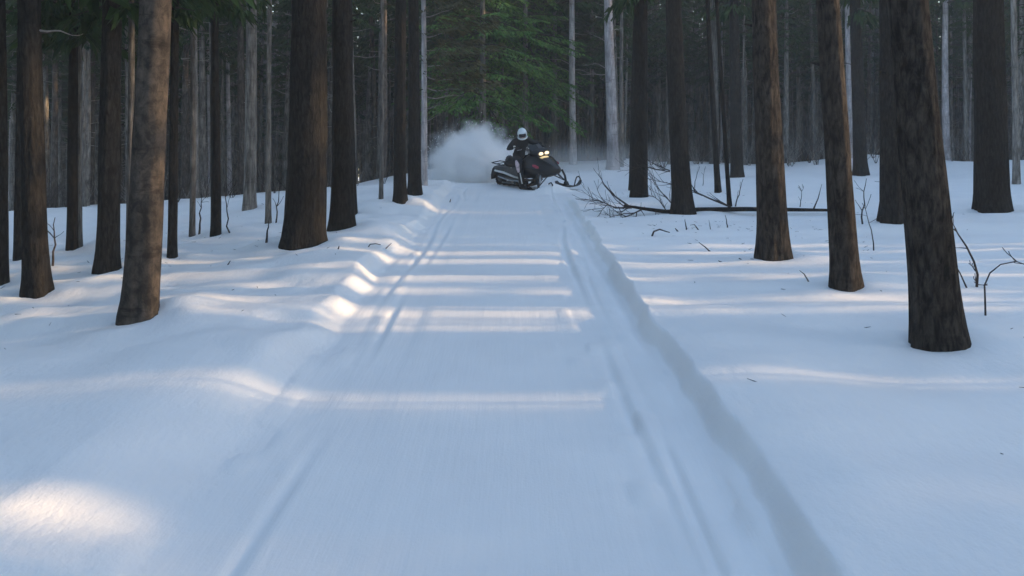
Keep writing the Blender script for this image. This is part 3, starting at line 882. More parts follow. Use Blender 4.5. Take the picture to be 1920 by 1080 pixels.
def fallen_tree():
    rg = random.Random(4)
    b0 = hit(1420, 402)
    D = b0.y
    root = empty('fallen_tree', (b0.x, D, b0.z))
    tag(root, 'thin fallen tree lying across the snow with bare branching top', 'fallen tree')
    def L(v): return v - root.location
    mb = MB()
    row = [(1600, 397, .016), (1550, 394, .026), (1480, 393, .036), (1400, 392, .042), (1310, 393, .044), (1250, 397, .040), (1205, 391, .030), (1170, 385, .020)]
    pts = [L(at(x, y, D + 0.06 * math.sin(x))) for x, y, _ in row]
    mb.tube(pts, [q[2] for q in row], 9).build('log', M['bark'], root)
    def br(pp, rr, dep, name='branch', dz=0.0):
        mb = MB()
        q = [L(at(x, y, D + o)) for x, y, o in pp]
        n = len(q)
        rad = [rr * (1 - 0.8 * k / (n - 1)) for k in range(n)]
        mb.tube(q, rad, 6)
        if dep:
            for k in range(1, n):
                for _ in range(rg.randint(2, 4)):
                    d = (q[k] - q[k-1]).normalized() + Vector((rg.uniform(-.9, .6), rg.uniform(-.4, .4), rg.uniform(-.5, .9)))
                    twig_tree(mb, q[k-1].lerp(q[k], rg.random()), d, rg.uniform(0.2, 0.6), rad[k] * 0.6 + .004, dep - 1, rg)
        mb.build(name, M['twig'], root)
    br([(1180, 387, 0), (1150, 366, -.1), (1130, 342, -.15), (1127, 333, -.2)], .018, 1)
    br([(1185, 389, 0), (1155, 390, .1), (1130, 379, .15), (1105, 372, .2)], .018, 2)
    br([(1205, 392, 0), (1180, 404, -.25), (1155, 412, -.3), (1140, 410, -.4)], .016, 2)
    br([(1160, 388, 0), (1165, 400, -.2), (1168, 412, -.3)], .010, 1)
    br([(1140, 382, .1), (1128, 395, 0), (1122, 408, -.1)], .009, 1)
    br([(1370, 388, .05), (1330, 372, .3), (1300, 358, .5), (1255, 344, .8), (1216, 336, 1.0)], .020, 1)
    br([(1250, 396, 0), (1236, 376, .2), (1222, 366, .3), (1219, 350, .4)], .010, 1)
    br([(1258, 380, .1), (1240, 360, .3), (1228, 345, .4), (1220, 320, .5)], .010, 1)
    br([(1256, 320, 1.5), (1235, 312, 1.6), (1215, 300, 1.8)], .014, 1)
    br([(1256, 322, 1.5), (1230, 318, 1.6), (1205, 312, 1.8), (1185, 318, 2)], .010, 1)
    br([(1525, 393, 0), (1534, 372, .05), (1541, 345, .1)], .016, 0)
    br([(1200, 392, -.05), (1206, 400, -.2), (1212, 412, -.3)], .009, 0)
    br([(1230, 396, -.05), (1228, 412, -.3)], .008, 0)
    return root
fallen_tree()

def sapling(px, py, h_px, lean_px, r, label, group, seed, depth=1, name='sapling', cat='sapling', mat='twig'):
    rg = random.Random(seed)
    p = hit(px, py)
    D = p.y
    root = empty(name, p)
    tag(root, label, cat, group)
    mb = MB()
    H = h_px / F_PX * D; dx = lean_px / F_PX * D
    n = 7
    pts = [Vector((0, 0, -0.12))] + [Vector((dx * (k / n) ** 1.3 + rg.uniform(-.02, .02) * H, rg.uniform(-.03, .03) * H, H * k / n)) for k in range(n + 1)]
    rad = [r * (1 - 0.75 * k / (n + 1)) for k in range(n + 2)]
    mb.tube(pts, rad, 6).build('stem', M[mat], root)
    if depth:
        for q in range(rg.randint(2, 5)):
            k = rg.randint(3, n)
            m2 = MB()
            twig_tree(m2, pts[k], (rg.uniform(-1, 1), rg.uniform(-.5, .5), rg.uniform(.2, 1)), H * rg.uniform(.2, .4), rad[k] * .7, depth - 1, rg)
            m2.build('branch', M[mat], root)
    return root
G_S = 'bare saplings on the snow'
sapling(374, 440, 70, 4, .022, 'bent bare sapling right beside the slim grey-brown trunk', G_S, 1, 1)
sapling(428, 438, 95, -8, .016, 'curved bare sapling right of the slim black trunk', G_S, 2, 1)
sapling(500, 455, 40, 4, .022, 'short crooked sapling left of the thickest trunk foot', G_S, 3, 0)
sapling(101, 498, 90, 2, .018, 'bare sapling next to the straight dark brown trunk', G_S, 4, 1)
sapling(517, 418, 70, 8, .018, 'bare sapling leaning against the thickest trunk', G_S, 5, 1)
sapling(1302, 352, 40, 10, .012, 'small bare sapling between mossy trunk and leaning trunk', G_S, 6, 1)
sapling(1318, 348, 34, 4, .010, 'smallest bare sapling near the thin leaning trunk', G_S, 7, 1)
sapling(1380, 388, 52, 14, .014, 'bare sapling close to slender leaning one behind the log', G_S, 8, 1)
sapling(1617, 420, 85, 6, .016, 'bare sapling between leaning brown trunk and half hidden dark trunk', G_S, 9, 1)
sapling(1500, 388, 40, 6, .010, 'thin dry stem standing near the log end', G_S, 10, 1)
sapling(1640, 470, 90, -20, .010, 'thin arched stem right of the leaning brown trunk', G_S, 14, 1)
sapling(1287, 431, 20, -3, .013, 'short straight stick poking from snow below the log', G_S, 11, 0)
sapling(1364, 427, 24, -4, .012, 'short bent stick poking from snow right of the log middle', G_S, 12, 0)
sapling(1332, 430, 18, -3, .008, 'tiny stick poking from snow under the log', G_S, 13, 0)
G_L = 'brush along the edge of the left wood'
G_R = 'brush along the right crest'
for k in range(46):
    px = rng.uniform(20, 760)
    y = rng.uniform(20.5, 24.5); x = (px - CX) / F_PX * y
    q = empty('brush_plant', (x, y, hz(x, y)))
    tag(q, 'thin bare brush plant at the edge of the left wood', 'brush', G_L)
    mb = MB(); rg = random.Random(800 + k)
    for s in range(rg.randint(2, 4)):
        twig_tree(mb, (0, 0, -.05), (rg.uniform(-.6, .6), rg.uniform(-.3, .3), 1), rg.uniform(.4, 1.0), .010, 1, rg)
    mb.build('stems', M['dead_branch'] if k % 3 == 0 else M['twig'], q)
for k in range(95):
    px = rng.uniform(1170, 1920)
    y = rng.uniform(29.0, 34.5); x = (px - CX) / F_PX * y
    q = empty('brush_plant', (x, y, hz(x, y)))
    tag(q, 'thin bare brush plant along the snowy crest on the right', 'brush', G_R)
    mb = MB(); rg = random.Random(900 + k)
    for s in range(rg.randint(2, 5)):
        twig_tree(mb, (0, 0, -.05), (rg.uniform(-.6, .6), rg.uniform(-.3, .3), 1), rg.uniform(.6, 1.5), .013, 1, rg)
    mb.build('stems', M['dead_branch'] if k % 2 == 0 else M['twig'], q)

def litter():
    rg = np.random.default_rng(31)
    mb = MB()
    homes = [p for p in fg_pos if p.y < 20] + [hit(1300, 420), hit(1200, 420), hit(1420, 430), hit(1500, 450)] * 3
    for k in range(330):
        h_ = homes[rg.integers(len(homes))]
        x = h_.x + rg.normal() * 0.9; y = h_.y + rg.normal() * 0.9
        if -1.9 < x < 1.5: continue
        a = rg.random() * 6.28; L = rg.uniform(.012, .06); z = hz(x, y)
        d = Vector((math.cos(a), math.sin(a), rg.uniform(-.1, .3))) * L
        mb.tube([Vector((x, y, z)) - d * .3, Vector((x, y, z + .004)) + d], [rg.uniform(.002, .005), .0015], 3)
    o = mb.build('bark_litter', M['twig'], None, smooth=False)
    tag(o, 'scattered bark bits and twig ends lying on the snow under the trees', 'litter', kind='stuff')
litter()

def snow_twig(pp, r, label, depth=0, seed=0, mat='twig', cat='twig', group='twigs lying on the snow'):
    """a twig lying on or arching out of the snow: photo pixels with a lift above the snow"""
    rg = random.Random(seed)
    b = hit(pp[0][0], pp[0][1])
    root = empty('twig', b)
    tag(root, label, cat, group)
    pts = []
    for k, (x, y, *o) in enumerate(pp):
        v = at(x, y, b.y + (o[0] if o else 0))
        pts.append(v - Vector(b))
    pts[0] = pts[0] + Vector((0, 0, -0.03))
    mb = MB()
    n = len(pts)
    mb.tube(pts, [r * (1 - 0.6 * k / (n - 1)) for k in range(n)], 6)
    if depth:
        for q in range(3 * depth):
            k = rg.randint(1, n - 1)
            twig_tree(mb, pts[k-1].lerp(pts[k], rg.random()), (rg.uniform(-1, 1), rg.uniform(-.5, .5), rg.uniform(0, 1)), rg.uniform(.1, .3), r * .5, depth - 1, rg)
    mb.build('stem', M[mat], root)
snow_twig([(1221, 443), (1226, 434), (1237, 430), (1249, 434), (1256, 436)], .016, 'arched twig bent over the snow below the fallen branches')
snow_twig([(1274, 434), (1266, 428)], .016, 'short dark twig end beside the arched twig')
snow_twig([(1312, 431), (1302, 421), (1294, 422)], .011, 'hooked twig under the fallen log')
snow_twig([(1335, 471), (1322, 463), (1310, 454)], .011, 'slanting twig on sunlit snow left of the orange-edged trunk')
snow_twig([(1362, 490), (1347, 489)], .012, 'flat dark twig near foot of the orange-edged trunk')
snow_twig([(1398, 486), (1385, 484)], .010, 'small flat twig close to the orange-edged trunk foot')
snow_twig([(1519, 528), (1508, 514), (1499, 507)], .009, 'slanting pale twig between orange-edged and leaning brown trunks', mat='dead_branch')
snow_twig([(688, 463), (694, 458), (705, 457), (714, 459)], .010, 'curved twig half sunk in snow beside the left bank')
snow_twig([(720, 465), (734, 456)], .010, 'straight twig sticking from snow near the left bank')
snow_twig([(633, 467), (636, 461)], .016, 'stubby dark twig beside thickest trunk foot')
snow_twig([(424, 497), (432, 489)], .012, 'slanting twig on the open snow below the slim black trunk')
snow_twig([(843, 379), (845, 373)], .016, 'dark twig tip on the left bank near the snowmobile')
snow_twig([(826, 389), (838, 390)], .010, 'thin flat twig on the left bank near the snowmobile')
snow_twig([(1112, 372), (1106, 358), (1102, 350)], .009, 'thin upright twig beside the trail right of the sled ski')
snow_twig([(1700, 345), (1640, 340)], .012, 'thin branch lying on the far snow by the right crest')
# forked bush beside the biggest trunk
snow_twig([(1831, 538), (1833, 515), (1826, 490), (1812, 462), (1797, 440), (1790, 428)], .014, 'dark forked branch rising beside the biggest leaning trunk', 2, 5, cat='branch')
snow_twig([(1848, 592), (1847, 560), (1846, 535), (1856, 512), (1876, 496), (1905, 490), (1925, 497)], .009, 'thin arching branch right of the dark forked branch', 1, 6, cat='branch')
snow_twig([(1815, 540), (1800, 512), (1790, 495)], .009, 'thin curved twig under the dark forked branch', 0, 7)

# ------------------------------------------------------------------ snowmobile
HEAD = R(-52)
ROLL = R(7)          # leaning into the turn, far ski lifted
sled = empty('snowmobile', (SLED_X, SLED_D, 0.02), (ROLL, 0, HEAD))
sled.scale = (0.92, 0.92, 0.92)
tag(sled, 'black snowmobile with lit headlights leaning through the bend of the trail', 'snowmobile')
def Rm(axis_, deg): return Matrix.Rotation(R(deg), 3, axis_)

def section(x, hw, z0, z1, top, n=14, pw=2.6):
    """rounded cross-section at station x: half width, bottom and top heights, narrower top"""
    ring = []
    for k in range(n):
        a = 2 * math.pi * k / n
        c, s = math.cos(a), math.sin(a)
        u = math.copysign(abs(c) ** (2 / pw), c); v = math.copysign(abs(s) ** (2 / pw), s)
        zz = (z0 + z1) / 2 + v * (z1 - z0) / 2
        f = 1 + (top - 1) * max(0, v)
        ring.append((x, u * hw * f, zz))
    return ring
# hood: from the dash down to the beak
hood = MB().loft([section(-0.18, .27, .34, .80, .7), section(0.05, .36, .30, .92, .65), section(0.30, .42, .28, 1.00, .6), section(0.55, .42, .30, .98, .6),
                  section(0.80, .37, .33, .88, .62), section(1.00, .29, .38, .76, .65), section(1.16, .18, .43, .66, .7), section(1.24, .08, .48, .60, .8)]).build('hood', M['black'], sled)
for s in (-1, 1):
    MB().loft([section(0.62, .012, .62, .68, 1, 8), section(0.74, .014, .58, .68, 1, 8), section(0.86, .010, .58, .64, 1, 8)]).build('red_panel', M['red'], hood).location = (0.0, s * .375, 0.06)
    MB().tube([(0.60, s*.16, 0.92), (0.80, s*.20, 0.86), (1.0, s*.15, .77), (1.14, s*.08, .67)], [.02, .024, .02, .01], 8).build('hood_ridge', M['grey_glass'], hood)
# headlight pod, two lit lamps, a lower lamp
pod = MB().loft([section(0.34, .22, .90, 1.10, .8), section(0.55, .25, .90, 1.14, .8), section(0.70, .22, .90, 1.08, .85)]).build('headlight_pod', M['black'], sled)
for s in (-1, 1):
    MB().loft([section(0.66, .082, .965, 1.055, .75, 12), section(0.715, .076, .960, 1.048, .75, 12), section(0.735, .045, .98, 1.025, .75, 12)]).build('headlight', M['lamp'], sled).location = (0, s * .105, 0)
MB().loft([section(0.68, .15, .86, .93, .9, 12), section(0.755, .13, .85, .92, .9, 12), section(0.775, .08, .865, .905, .9, 12)]).build('lower_lamp', M['lamp_dim'], sled)
# windshield
ws = MB()
ws.loft([[(0.52 - .10*abs(t), t*.24, 1.10) for t in np.linspace(-1, 1, 9)] + [(0.50 - .10*abs(t), t*.24, 1.10) for t in np.linspace(1, -1, 9)],
         [(0.40 - .12*abs(t), t*.20, 1.24) for t in np.linspace(-1, 1, 9)] + [(0.385 - .12*abs(t), t*.20, 1.24) for t in np.linspace(1, -1, 9)]]).build('windshield', M['grey_glass'], sled)
# steering: bar turned into the bend
ST = Rm('Z', -30)
bc = Vector((0.12, 0, 1.08))
def bar(v): return bc + ST @ Vector(v)
hb = MB().tube([bar((-.10, .40, .03)), bar((-.04, .22, .04)), bar((.0, .08, 0)), bar((.0, -.08, 0)), bar((-.04, -.22, .04)), bar((-.10, -.40, .03))], .014, 8).build('handlebar', M['black'], sled)
for s in (-1, 1):
    MB().tube([bar((-.065, s*.28, .036)), bar((-.105, s*.42, .03))], .021, 10).build('grip', M['rubber'], hb)
    MB().tube([bar((-.03, s*.24, .04)), bar((.05, s*.28, .03)), bar((.03, s*.38, .03))], .007, 6).build('brake_lever', M['alu'], hb)
MB().tube([bc, bc + Vector((.12, 0, -.22))], [.03, .04], 8).build('steering_post', M['black'], hb)
# seat
seat = MB().loft([section(-1.02, .12, .60, .70, .85), section(-0.92, .16, .56, .76, .85), section(-0.70, .17, .54, .76, .85), section(-0.40, .17, .52, .74, .85), section(-0.12, .16, .52, .76, .8), section(0.02, .10, .55, .78, .8)]).build('seat', M['rubber'], sled)
MB().loft([section(-0.98, .10, .70, .80, .8), section(-0.90, .13, .70, .88, .8), section(-0.80, .11, .72, .84, .8)]).build('seat_bolster', M['black'], seat)
# tunnel, running boards, rear rack, flap
tun = MB().loft([[(-1.42, -.19, .38), (-1.42, -.19, .56), (-1.42, .19, .56), (-1.42, .19, .38)], [(-0.9, -.20, .34), (-0.9, -.20, .57), (-0.9, .20, .57), (-0.9, .20, .34)], [(0.1, -.21, .28), (0.1, -.21, .55), (0.1, .21, .55), (0.1, .21, .28)]]).build('tunnel', M['tunnel'], sled, bevel=.012)
for s in (-1, 1):
    rb = MB().loft([[(-1.1, s*.20, .30), (-1.1, s*.20, .33), (-1.1, s*.34, .31), (-1.1, s*.34, .28)], [(-0.4, s*.20, .25), (-0.4, s*.20, .28), (-0.4, s*.46, .27), (-0.4, s*.46, .23)], [(0.35, s*.20, .25), (0.35, s*.20, .28), (0.35, s*.48, .28), (0.35, s*.48, .24)]]).build('running_board', M['black'], sled)
    MB().tube([(-1.38, s*.205, .44), (-0.95, s*.215, .40), (-0.5, s*.22, .31), (0.0, s*.30, .28)], [.03, .035, .03, .02], 8).build('side_rail', M['white_plastic'], tun)
    MB().tube([(-1.08, s*.33, .30), (-0.40, s*.455, .25), (0.3, s*.475, .26)], .018, 8).build('board_edge', M['alu'], rb)
rack = MB().tube([(-0.95, -.17, .60), (-1.35, -.19, .64), (-1.56, -.16, .66), (-1.56, .16, .66), (-1.35, .19, .64), (-0.95, .17, .60)], .016, 8)
rack.tube([(-1.3, -.18, .635), (-1.3, .18, .635)], .013, 6).build('rear_rack', M['black'], sled)
MB().loft([[(-1.40, -.19, .57), (-1.38, -.19, .57), (-1.38, .19, .57), (-1.40, .19, .57)], [(-1.52, -.20, .48), (-1.50, -.20, .48), (-1.50, .20, .48), (-1.52, .20, .48)], [(-1.60, -.21, .30), (-1.58, -.21, .30), (-1.58, .21, .30), (-1.60, .21, .30)], [(-1.63, -.20, .16), (-1.61, -.20, .16), (-1.61, .20, .16), (-1.63, .20, .16)]]).build('snow_flap', M['rubber'], sled)
MB().box((-1.44, 0, .52), (.02, .16, .05)).build('tail_light', M['red'], sled)
# track: a flexed belt with lugs, wheels inside
def track_path(n=72):
    key = [(-1.30, .05), (-0.6, .03), (-0.05, .06), (0.22, .16), (0.34, .28), (0.28, .38), (0.10, .40), (-0.5, .36), (-1.05, .35), (-1.32, .32), (-1.42, .20), (-1.38, .09)]
    pts = []
    m = len(key)
    for i in range(n):
        u = i / n * m; k = int(u); t = u - k
        p0, p1, p2, p3 = key[(k-1) % m], key[k % m], key[(k+1) % m], key[(k+2) % m]
        pts.append(tuple(0.5 * ((2*p1[c]) + (-p0[c]+p2[c])*t + (2*p0[c]-5*p1[c]+4*p2[c]-p3[c])*t*t + (-p0[c]+3*p1[c]-3*p2[c]+p3[c])*t**3) for c in (0, 1)))
    return pts
tp = track_path()
mbt = MB()
rings = []
for k, (x, z) in enumerate(tp):
    a, b = tp[k-1], tp[(k+1) % len(tp)]
    d = Vector((b[0]-a[0], 0, b[1]-a[1])).normalized(); nrm = Vector((d.z, 0, -d.x))
    c = Vector((x, 0, z))
    rings.append([c + nrm*.008 + Vector((0, -.18, 0)), c + nrm*.008 + Vector((0, .18, 0)), c - nrm*.008 + Vector((0, .18, 0)), c - nrm*.008 + Vector((0, -.18, 0))])
mbt.loft(rings + [rings[0]], closed_ends=False)
track = mbt.build('track', M['rubber'], sled, smooth=False)
lug = MB().box((0, 0, 0), (.012, .34, .045)).mesh('lug', M['rubber'], False)
for k in range(0, len(tp), 2):
    a, b = tp[k-1], tp[(k+1) % len(tp)]
    d = Vector((b[0]-a[0], 0, b[1]-a[1])).normalized(); nrm = Vector((d.z, 0, -d.x))
    o = link('lug', lug, track)
    o.location = Vector((tp[k][0], 0, tp[k][1])) + nrm * .026
    o.rotation_euler = (0, math.atan2(-nrm.x, -nrm.z), 0)
for (x, z, r_) in ((-1.29, .20, .105), (-0.55, .12, .07), (-0.05, .15, .07), (-0.85, .26, .06)):
    for s in (-1, 1):
        MB().tube([(x, s*.10, z), (x, s*.145, z)], r_, 14).build('bogie_wheel', M['black'], sled)
for s in (-1, 1):
    MB().tube([(-1.25, s*.08, .075), (-0.2, s*.08, .065), (0.1, s*.08, .13), (.22, s*.08, .24)], .018, 6).build('slide_rail', M['alu'], sled)
MB().tube([(-0.9, 0, .10), (-0.3, 0, .34)], .03, 8).build('rear_shock', M['white_plastic'], sled)
# skis with looped tips, spindles, arms
def ski(y, turn):
    root_loc = Vector((0.95, y, 0))
    Mz = Rm('Z', turn)
    def P(x, yy, z): return root_loc + Mz @ Vector((x, yy, z))
    st = [(-.50, .085), (-.45, .035), (-.25, .012), (0.15, .012), (0.42, .03), (0.58, .085), (0.68, .16), (.72, .22)]
    wd = [.05, .065, .075, .075, .075, .068, .055, .04]
    rings = []
    for (x, z), w in zip(st, wd):
        rings.append([P(x, -w, z), P(x, w, z), P(x - (.012 if x > .5 else 0), w, z + .022), P(x - (.012 if x > .5 else 0), 0, z + .03), P(x - (.012 if x > .5 else 0), -w, z + .022)])
    sk = MB().loft(rings).build('ski', M['black'], sled)
    # loop handle rising from the tip and curling back
    MB().tube([P(.70, 0, .20), P(.71, 0, .29), P(.65, 0, .34), P(.55, 0, .31), P(.47, 0, .20), P(.40, 0, .06)], .018, 8).build('ski_loop', M['black'], sk)
    MB().tube([P(-.4, 0, .0), P(.2, 0, -.008)], .010, 6).build('runner', M['alu'], sk)
    MB().loft([[P(-.10, -.04, .03), P(.10, -.04, .03), P(.10, .04, .03), P(-.10, .04, .03)], [P(-.05, -.035, .14), P(.05, -.035, .14), P(.05, .035, .14), P(-.05, .035, .14)]]).build('ski_saddle', M['black'], sk)
    s = 1 if y > 0 else -1
    top = Vector((0.86, y * .93, .48))
    MB().tube([P(0, 0, .10), P(-.03, 0, .30), top], [.035, .03, .026], 8).build('spindle', M['black'], sled)
    for (x0, z0, x1, z1) in ((.72, .38, .92, .18), (1.0, .40, .94, .18), (.70, .56, .87, .44), (.96, .54, .88, .44)):
        MB().tube([(x0, s*.20, z0), (x1, y*.94, z1)], .016, 7).build('suspension_arm', M['black'], sled)
    MB().tube([(0.74, s*.20, .66), (0.90, y*.80, .24)], [.035, .03], 8).build('shock', M['alu'], sled)
ski(0.50, -8)
ski(-0.50, -8)

# ------------------------------------------------------------------ rider
def skin_mesh(name, verts, edges, mat, root=0, sub=2):
    """verts: (x, y, z, rx, ry) joints grown into one continuous surface"""
    me = bpy.data.meshes.new(name + '_skeleton')
    me.from_pydata([v[:3] for v in verts], edges, [])
    o = bpy.data.objects.new(name + '_skeleton', me)
    COL.objects.link(o)
    md = o.modifiers.new('skin', 'SKIN'); md.use_smooth_shade = True
    sl = me.skin_vertices[0].data
    for k, v in enumerate(verts):
        sl[k].radius = (v[3], v[4] if len(v) > 4 else v[3])
        sl[k].use_root = (k == root)
    ss = o.modifiers.new('sub', 'SUBSURF'); ss.levels = sub; ss.render_levels = sub
    dg = bpy.context.evaluated_depsgraph_get()
    new = bpy.data.meshes.new_from_object(o.evaluated_get(dg), depsgraph=dg)
    bpy.data.objects.remove(o); bpy.data.meshes.remove(me)
    new.name = name
    new.materials.clear(); new.materials.append(mat)
    new.polygons.foreach_set('use_smooth', [True] * len(new.polygons))
    return new
rider = empty('person', (SLED_X, SLED_D, 0.02), (ROLL, 0, HEAD))
rider.scale = (0.92, 0.92, 0.92)
tag(rider, 'rider in black suit and white helmet gripping the snowmobile handlebar, one boot down', 'person')
gl, gr = bar((-.085, .345, .05)), bar((-.085, -.345, .05))
bv = [(-0.42, 0, .86, .165, .15),              # 0 pelvis
      (-0.38, 0, 1.02, .175, .155), (-0.32, 0, 1.17, .195, .16), (-0.26, 0, 1.32, .175, .145), (-0.22, 0, 1.42, .075, .07), (-0.19, -.01, 1.50, .07, .07),   # 1-5 spine, neck
      (-0.24, .21, 1.33, .100, .100), (-0.08, .41, 1.19, .078, .078), (gl.x - .10, gl.y + .05, gl.z + .06, .050, .045),      # 6-8 left arm
      (-0.28, -.22, 1.32, .100, .100), (-0.32, -.48, 1.15, .080, .080), (gr.x - .10, gr.y - .05, gr.z + .05, .050, .045),   # 9-11 right arm
      (-0.40, .13, .80, .115, .11), (0.02, .26, .80, .085, .085), (0.02, .34, .42, .062, .060), (0.04, .34, .335, .055, .05), (0.20, .34, .325, .048, .040),   # 12-16 left leg
      (-0.38, -.14, .82, .115, .11), (0.08, -.42, .76, .092, .092), (0.22, -.50, .36, .070, .066), (0.27, -.52, .14, .066, .06), (0.30, -.52, .085, .06, .05), (0.50, -.54, .075, .050, .040)]   # 17-22 right leg
be = [(0,1),(1,2),(2,3),(3,4),(4,5),(3,6),(6,7),(7,8),(3,9),(9,10),(10,11),(0,12),(12,13),(13,14),(14,15),(15,16),(0,17),(17,18),(18,19),(19,20),(20,21),(21,22)]
body = link('body', skin_mesh('body', bv, be, M['suit']), rider)
# trouser shells over the legs, cuffs, gloves
def shell(name, pts, radii, mat, parent=body, n=14):
    return MB().tube(pts, radii, n).build(name, mat, parent)
shell('trouser_leg', [(-.20, -.26, .80), (.08, -.42, .775), (.12, -.45, .66), (.22, -.50, .37), (.27, -.52, .17)], [.135, .118, .105, .085, .088], M['trouser'])
shell('trouser_leg', [(-.20, .19, .81), (.02, .26, .81), (.03, .29, .68), (.03, .34, .44), (.04, .34, .39)], [.125, .108, .095, .078, .08], M['trouser'])
shell('knee_patch', [(.06, -.49, .84), (.13, -.52, .74), (.17, -.535, .62), (.20, -.55, .52)], [.035, .060, .055, .03], M['decal'], n=10)
shell('leg_stripe', [(.27, -.565, .52), (.31, -.575, .36), (.34, -.58, .22)], [.012, .016, .012], M['white_plastic'], n=8)
shell('boot', [(.20, -.52, .13), (.30, -.52, .09), (.42, -.53, .075), (.54, -.545, .07)], [.080, .082, .068, .045], M['rubber'])
shell('boot', [(-.02, .34, .385), (.05, .34, .36), (.15, .34, .335), (.26, .34, .33)], [.070, .075, .062, .042], M['rubber'])
for g, s in ((gl, 1), (gr, -1)):
    wrist = Vector((g.x - .10, g.y + s*.05, g.z + (.06 if s > 0 else .05)))
    ax = (bar((-.105, s*.42, .03)) - bar((-.065, s*.28, .036))).normalized()     # along the grip, outward
    gc = bar((-.085, s*.35, .033))
    fwd = (gc - wrist); fwd.z = 0; fwd = (fwd - ax * fwd.dot(ax)).normalized()
    up = Vector((0, 0, 1))
    hv = [(*wrist, .036, .030), (*(gc - fwd*.035 + up*.040), .040, .024), (*(gc - fwd*.005 + up*.042), .036, .020)]
    he = [(0, 1), (1, 2)]
    hand = link('glove', skin_mesh('glove', hv, he, M['glove'], 0, 2), body)
    for q, (off, ln) in enumerate(((-.036, .95), (-.012, 1.05), (.012, 1.0), (.036, .85))):
        b0 = gc + ax * off
        MB().tube([b0 + up*.040 + fwd*.000, b0 + up*.036*ln + fwd*.028*ln, b0 + up*.004 + fwd*.036*ln, b0 - up*.026 + fwd*.020, b0 - up*.028 - fwd*.008], [.011, .0105, .010, .009, .007], 7).build('finger', M['glove'], hand)
    b0 = gc - ax * .05
    MB().tube([gc - fwd*.035 + up*.035 - ax*.025, b0 - fwd*.038 + up*.008, b0 - fwd*.026 - up*.022, b0 - fwd*.002 - up*.030], [.014, .013, .011, .009], 7).build('thumb', M['glove'], hand)
    shell('cuff', [wrist - fwd*.03 + up*.0, wrist + fwd*.012 - up*.002], [.052, .054], M['white_plastic'] if s < 0 else M['glove'], n=12)
# head in a helmet, turned to look along the trail at the viewer
helm = empty('head', (-0.165, -.01, 1.545), (0, R(12), R(-90) - HEAD))
helm.scale = (1.12, 1.12, 1.12)
helm.parent = rider
def revolve_helmet():
    bm = bmesh.new()
    bmesh.ops.create_uvsphere(bm, u_segments=28, v_segments=18, radius=1.0)
    for v in bm.verts:
        x, y, z = v.co
        sx, sy, sz = .150, .125, .145
        px, py, pz = x*sx, y*sy, z*sz
        if z < -0.35: pz = -0.35*sz + (z + .35) * sz * 0.75; px *= 0.95
        if x > 0.2 and z < 0: px *= 1 + .18 * min(1, -z * 1.5)
        v.co = (px, py, pz)
    # eye port
    dl = [f for f in bm.faces if f.calc_center_median().x > .070 and -.095 < f.calc_center_median().z < .022 and abs(f.calc_center_median().y) < .095]
    bmesh.ops.delete(bm, geom=dl, context='FACES')
    dl = [f for f in bm.faces if f.calc_center_median().z < -.118]
    bmesh.ops.delete(bm, geom=dl, context='FACES')
    me = bpy.data.meshes.new('helmet'); bm.to_mesh(me); bm.free()
    me.materials.append(M['helmet'])
    me.polygons.foreach_set('use_smooth', [True] * len(me.polygons))
    return me
hs = link('helmet', revolve_helmet(), helm)
def ell(name, c, s, mat, parent):
    bm = bmesh.new(); bmesh.ops.create_uvsphere(bm, u_segments=20, v_segments=12, radius=1.0)
    for v in bm.verts: v.co = (c[0] + v.co.x*s[0], c[1] + v.co.y*s[1], c[2] + v.co.z*s[2])
    me = bpy.data.meshes.new(name); bm.to_mesh(me); bm.free(); me.materials.append(mat)
    me.polygons.foreach_set('use_smooth', [True] * len(me.polygons))
    return link(name, me, parent)
ell('face', (.02, 0, -.02), (.098, .082, .115), M['skin'], helm)
ell('goggles', (.080, 0, -.030), (.062, .096, .056), M['goggle'], helm)
ell('nose', (.122, 0, -.078), (.016, .014, .018), M['skin'], helm)
MB().tube([(-.02, -.118, -.095), (.08, -.100, -.105), (.150, -.045, -.108), (.165, 0, -.108), (.150, .045, -.108), (.08, .100, -.105), (-.02, .118, -.095)], [.018, .022, .024, .024, .024, .022, .018], 10).build('chin_bar', M['helmet'], hs)
MB().loft([[(.10, -.10, .055), (.10, .10, .055), (.10, .10, .066), (.10, -.10, .066)], [(.20, -.075, .050), (.20, .075, .050), (.20, .075, .056), (.20, -.075, .056)]]).build('peak', M['helmet'], hs)

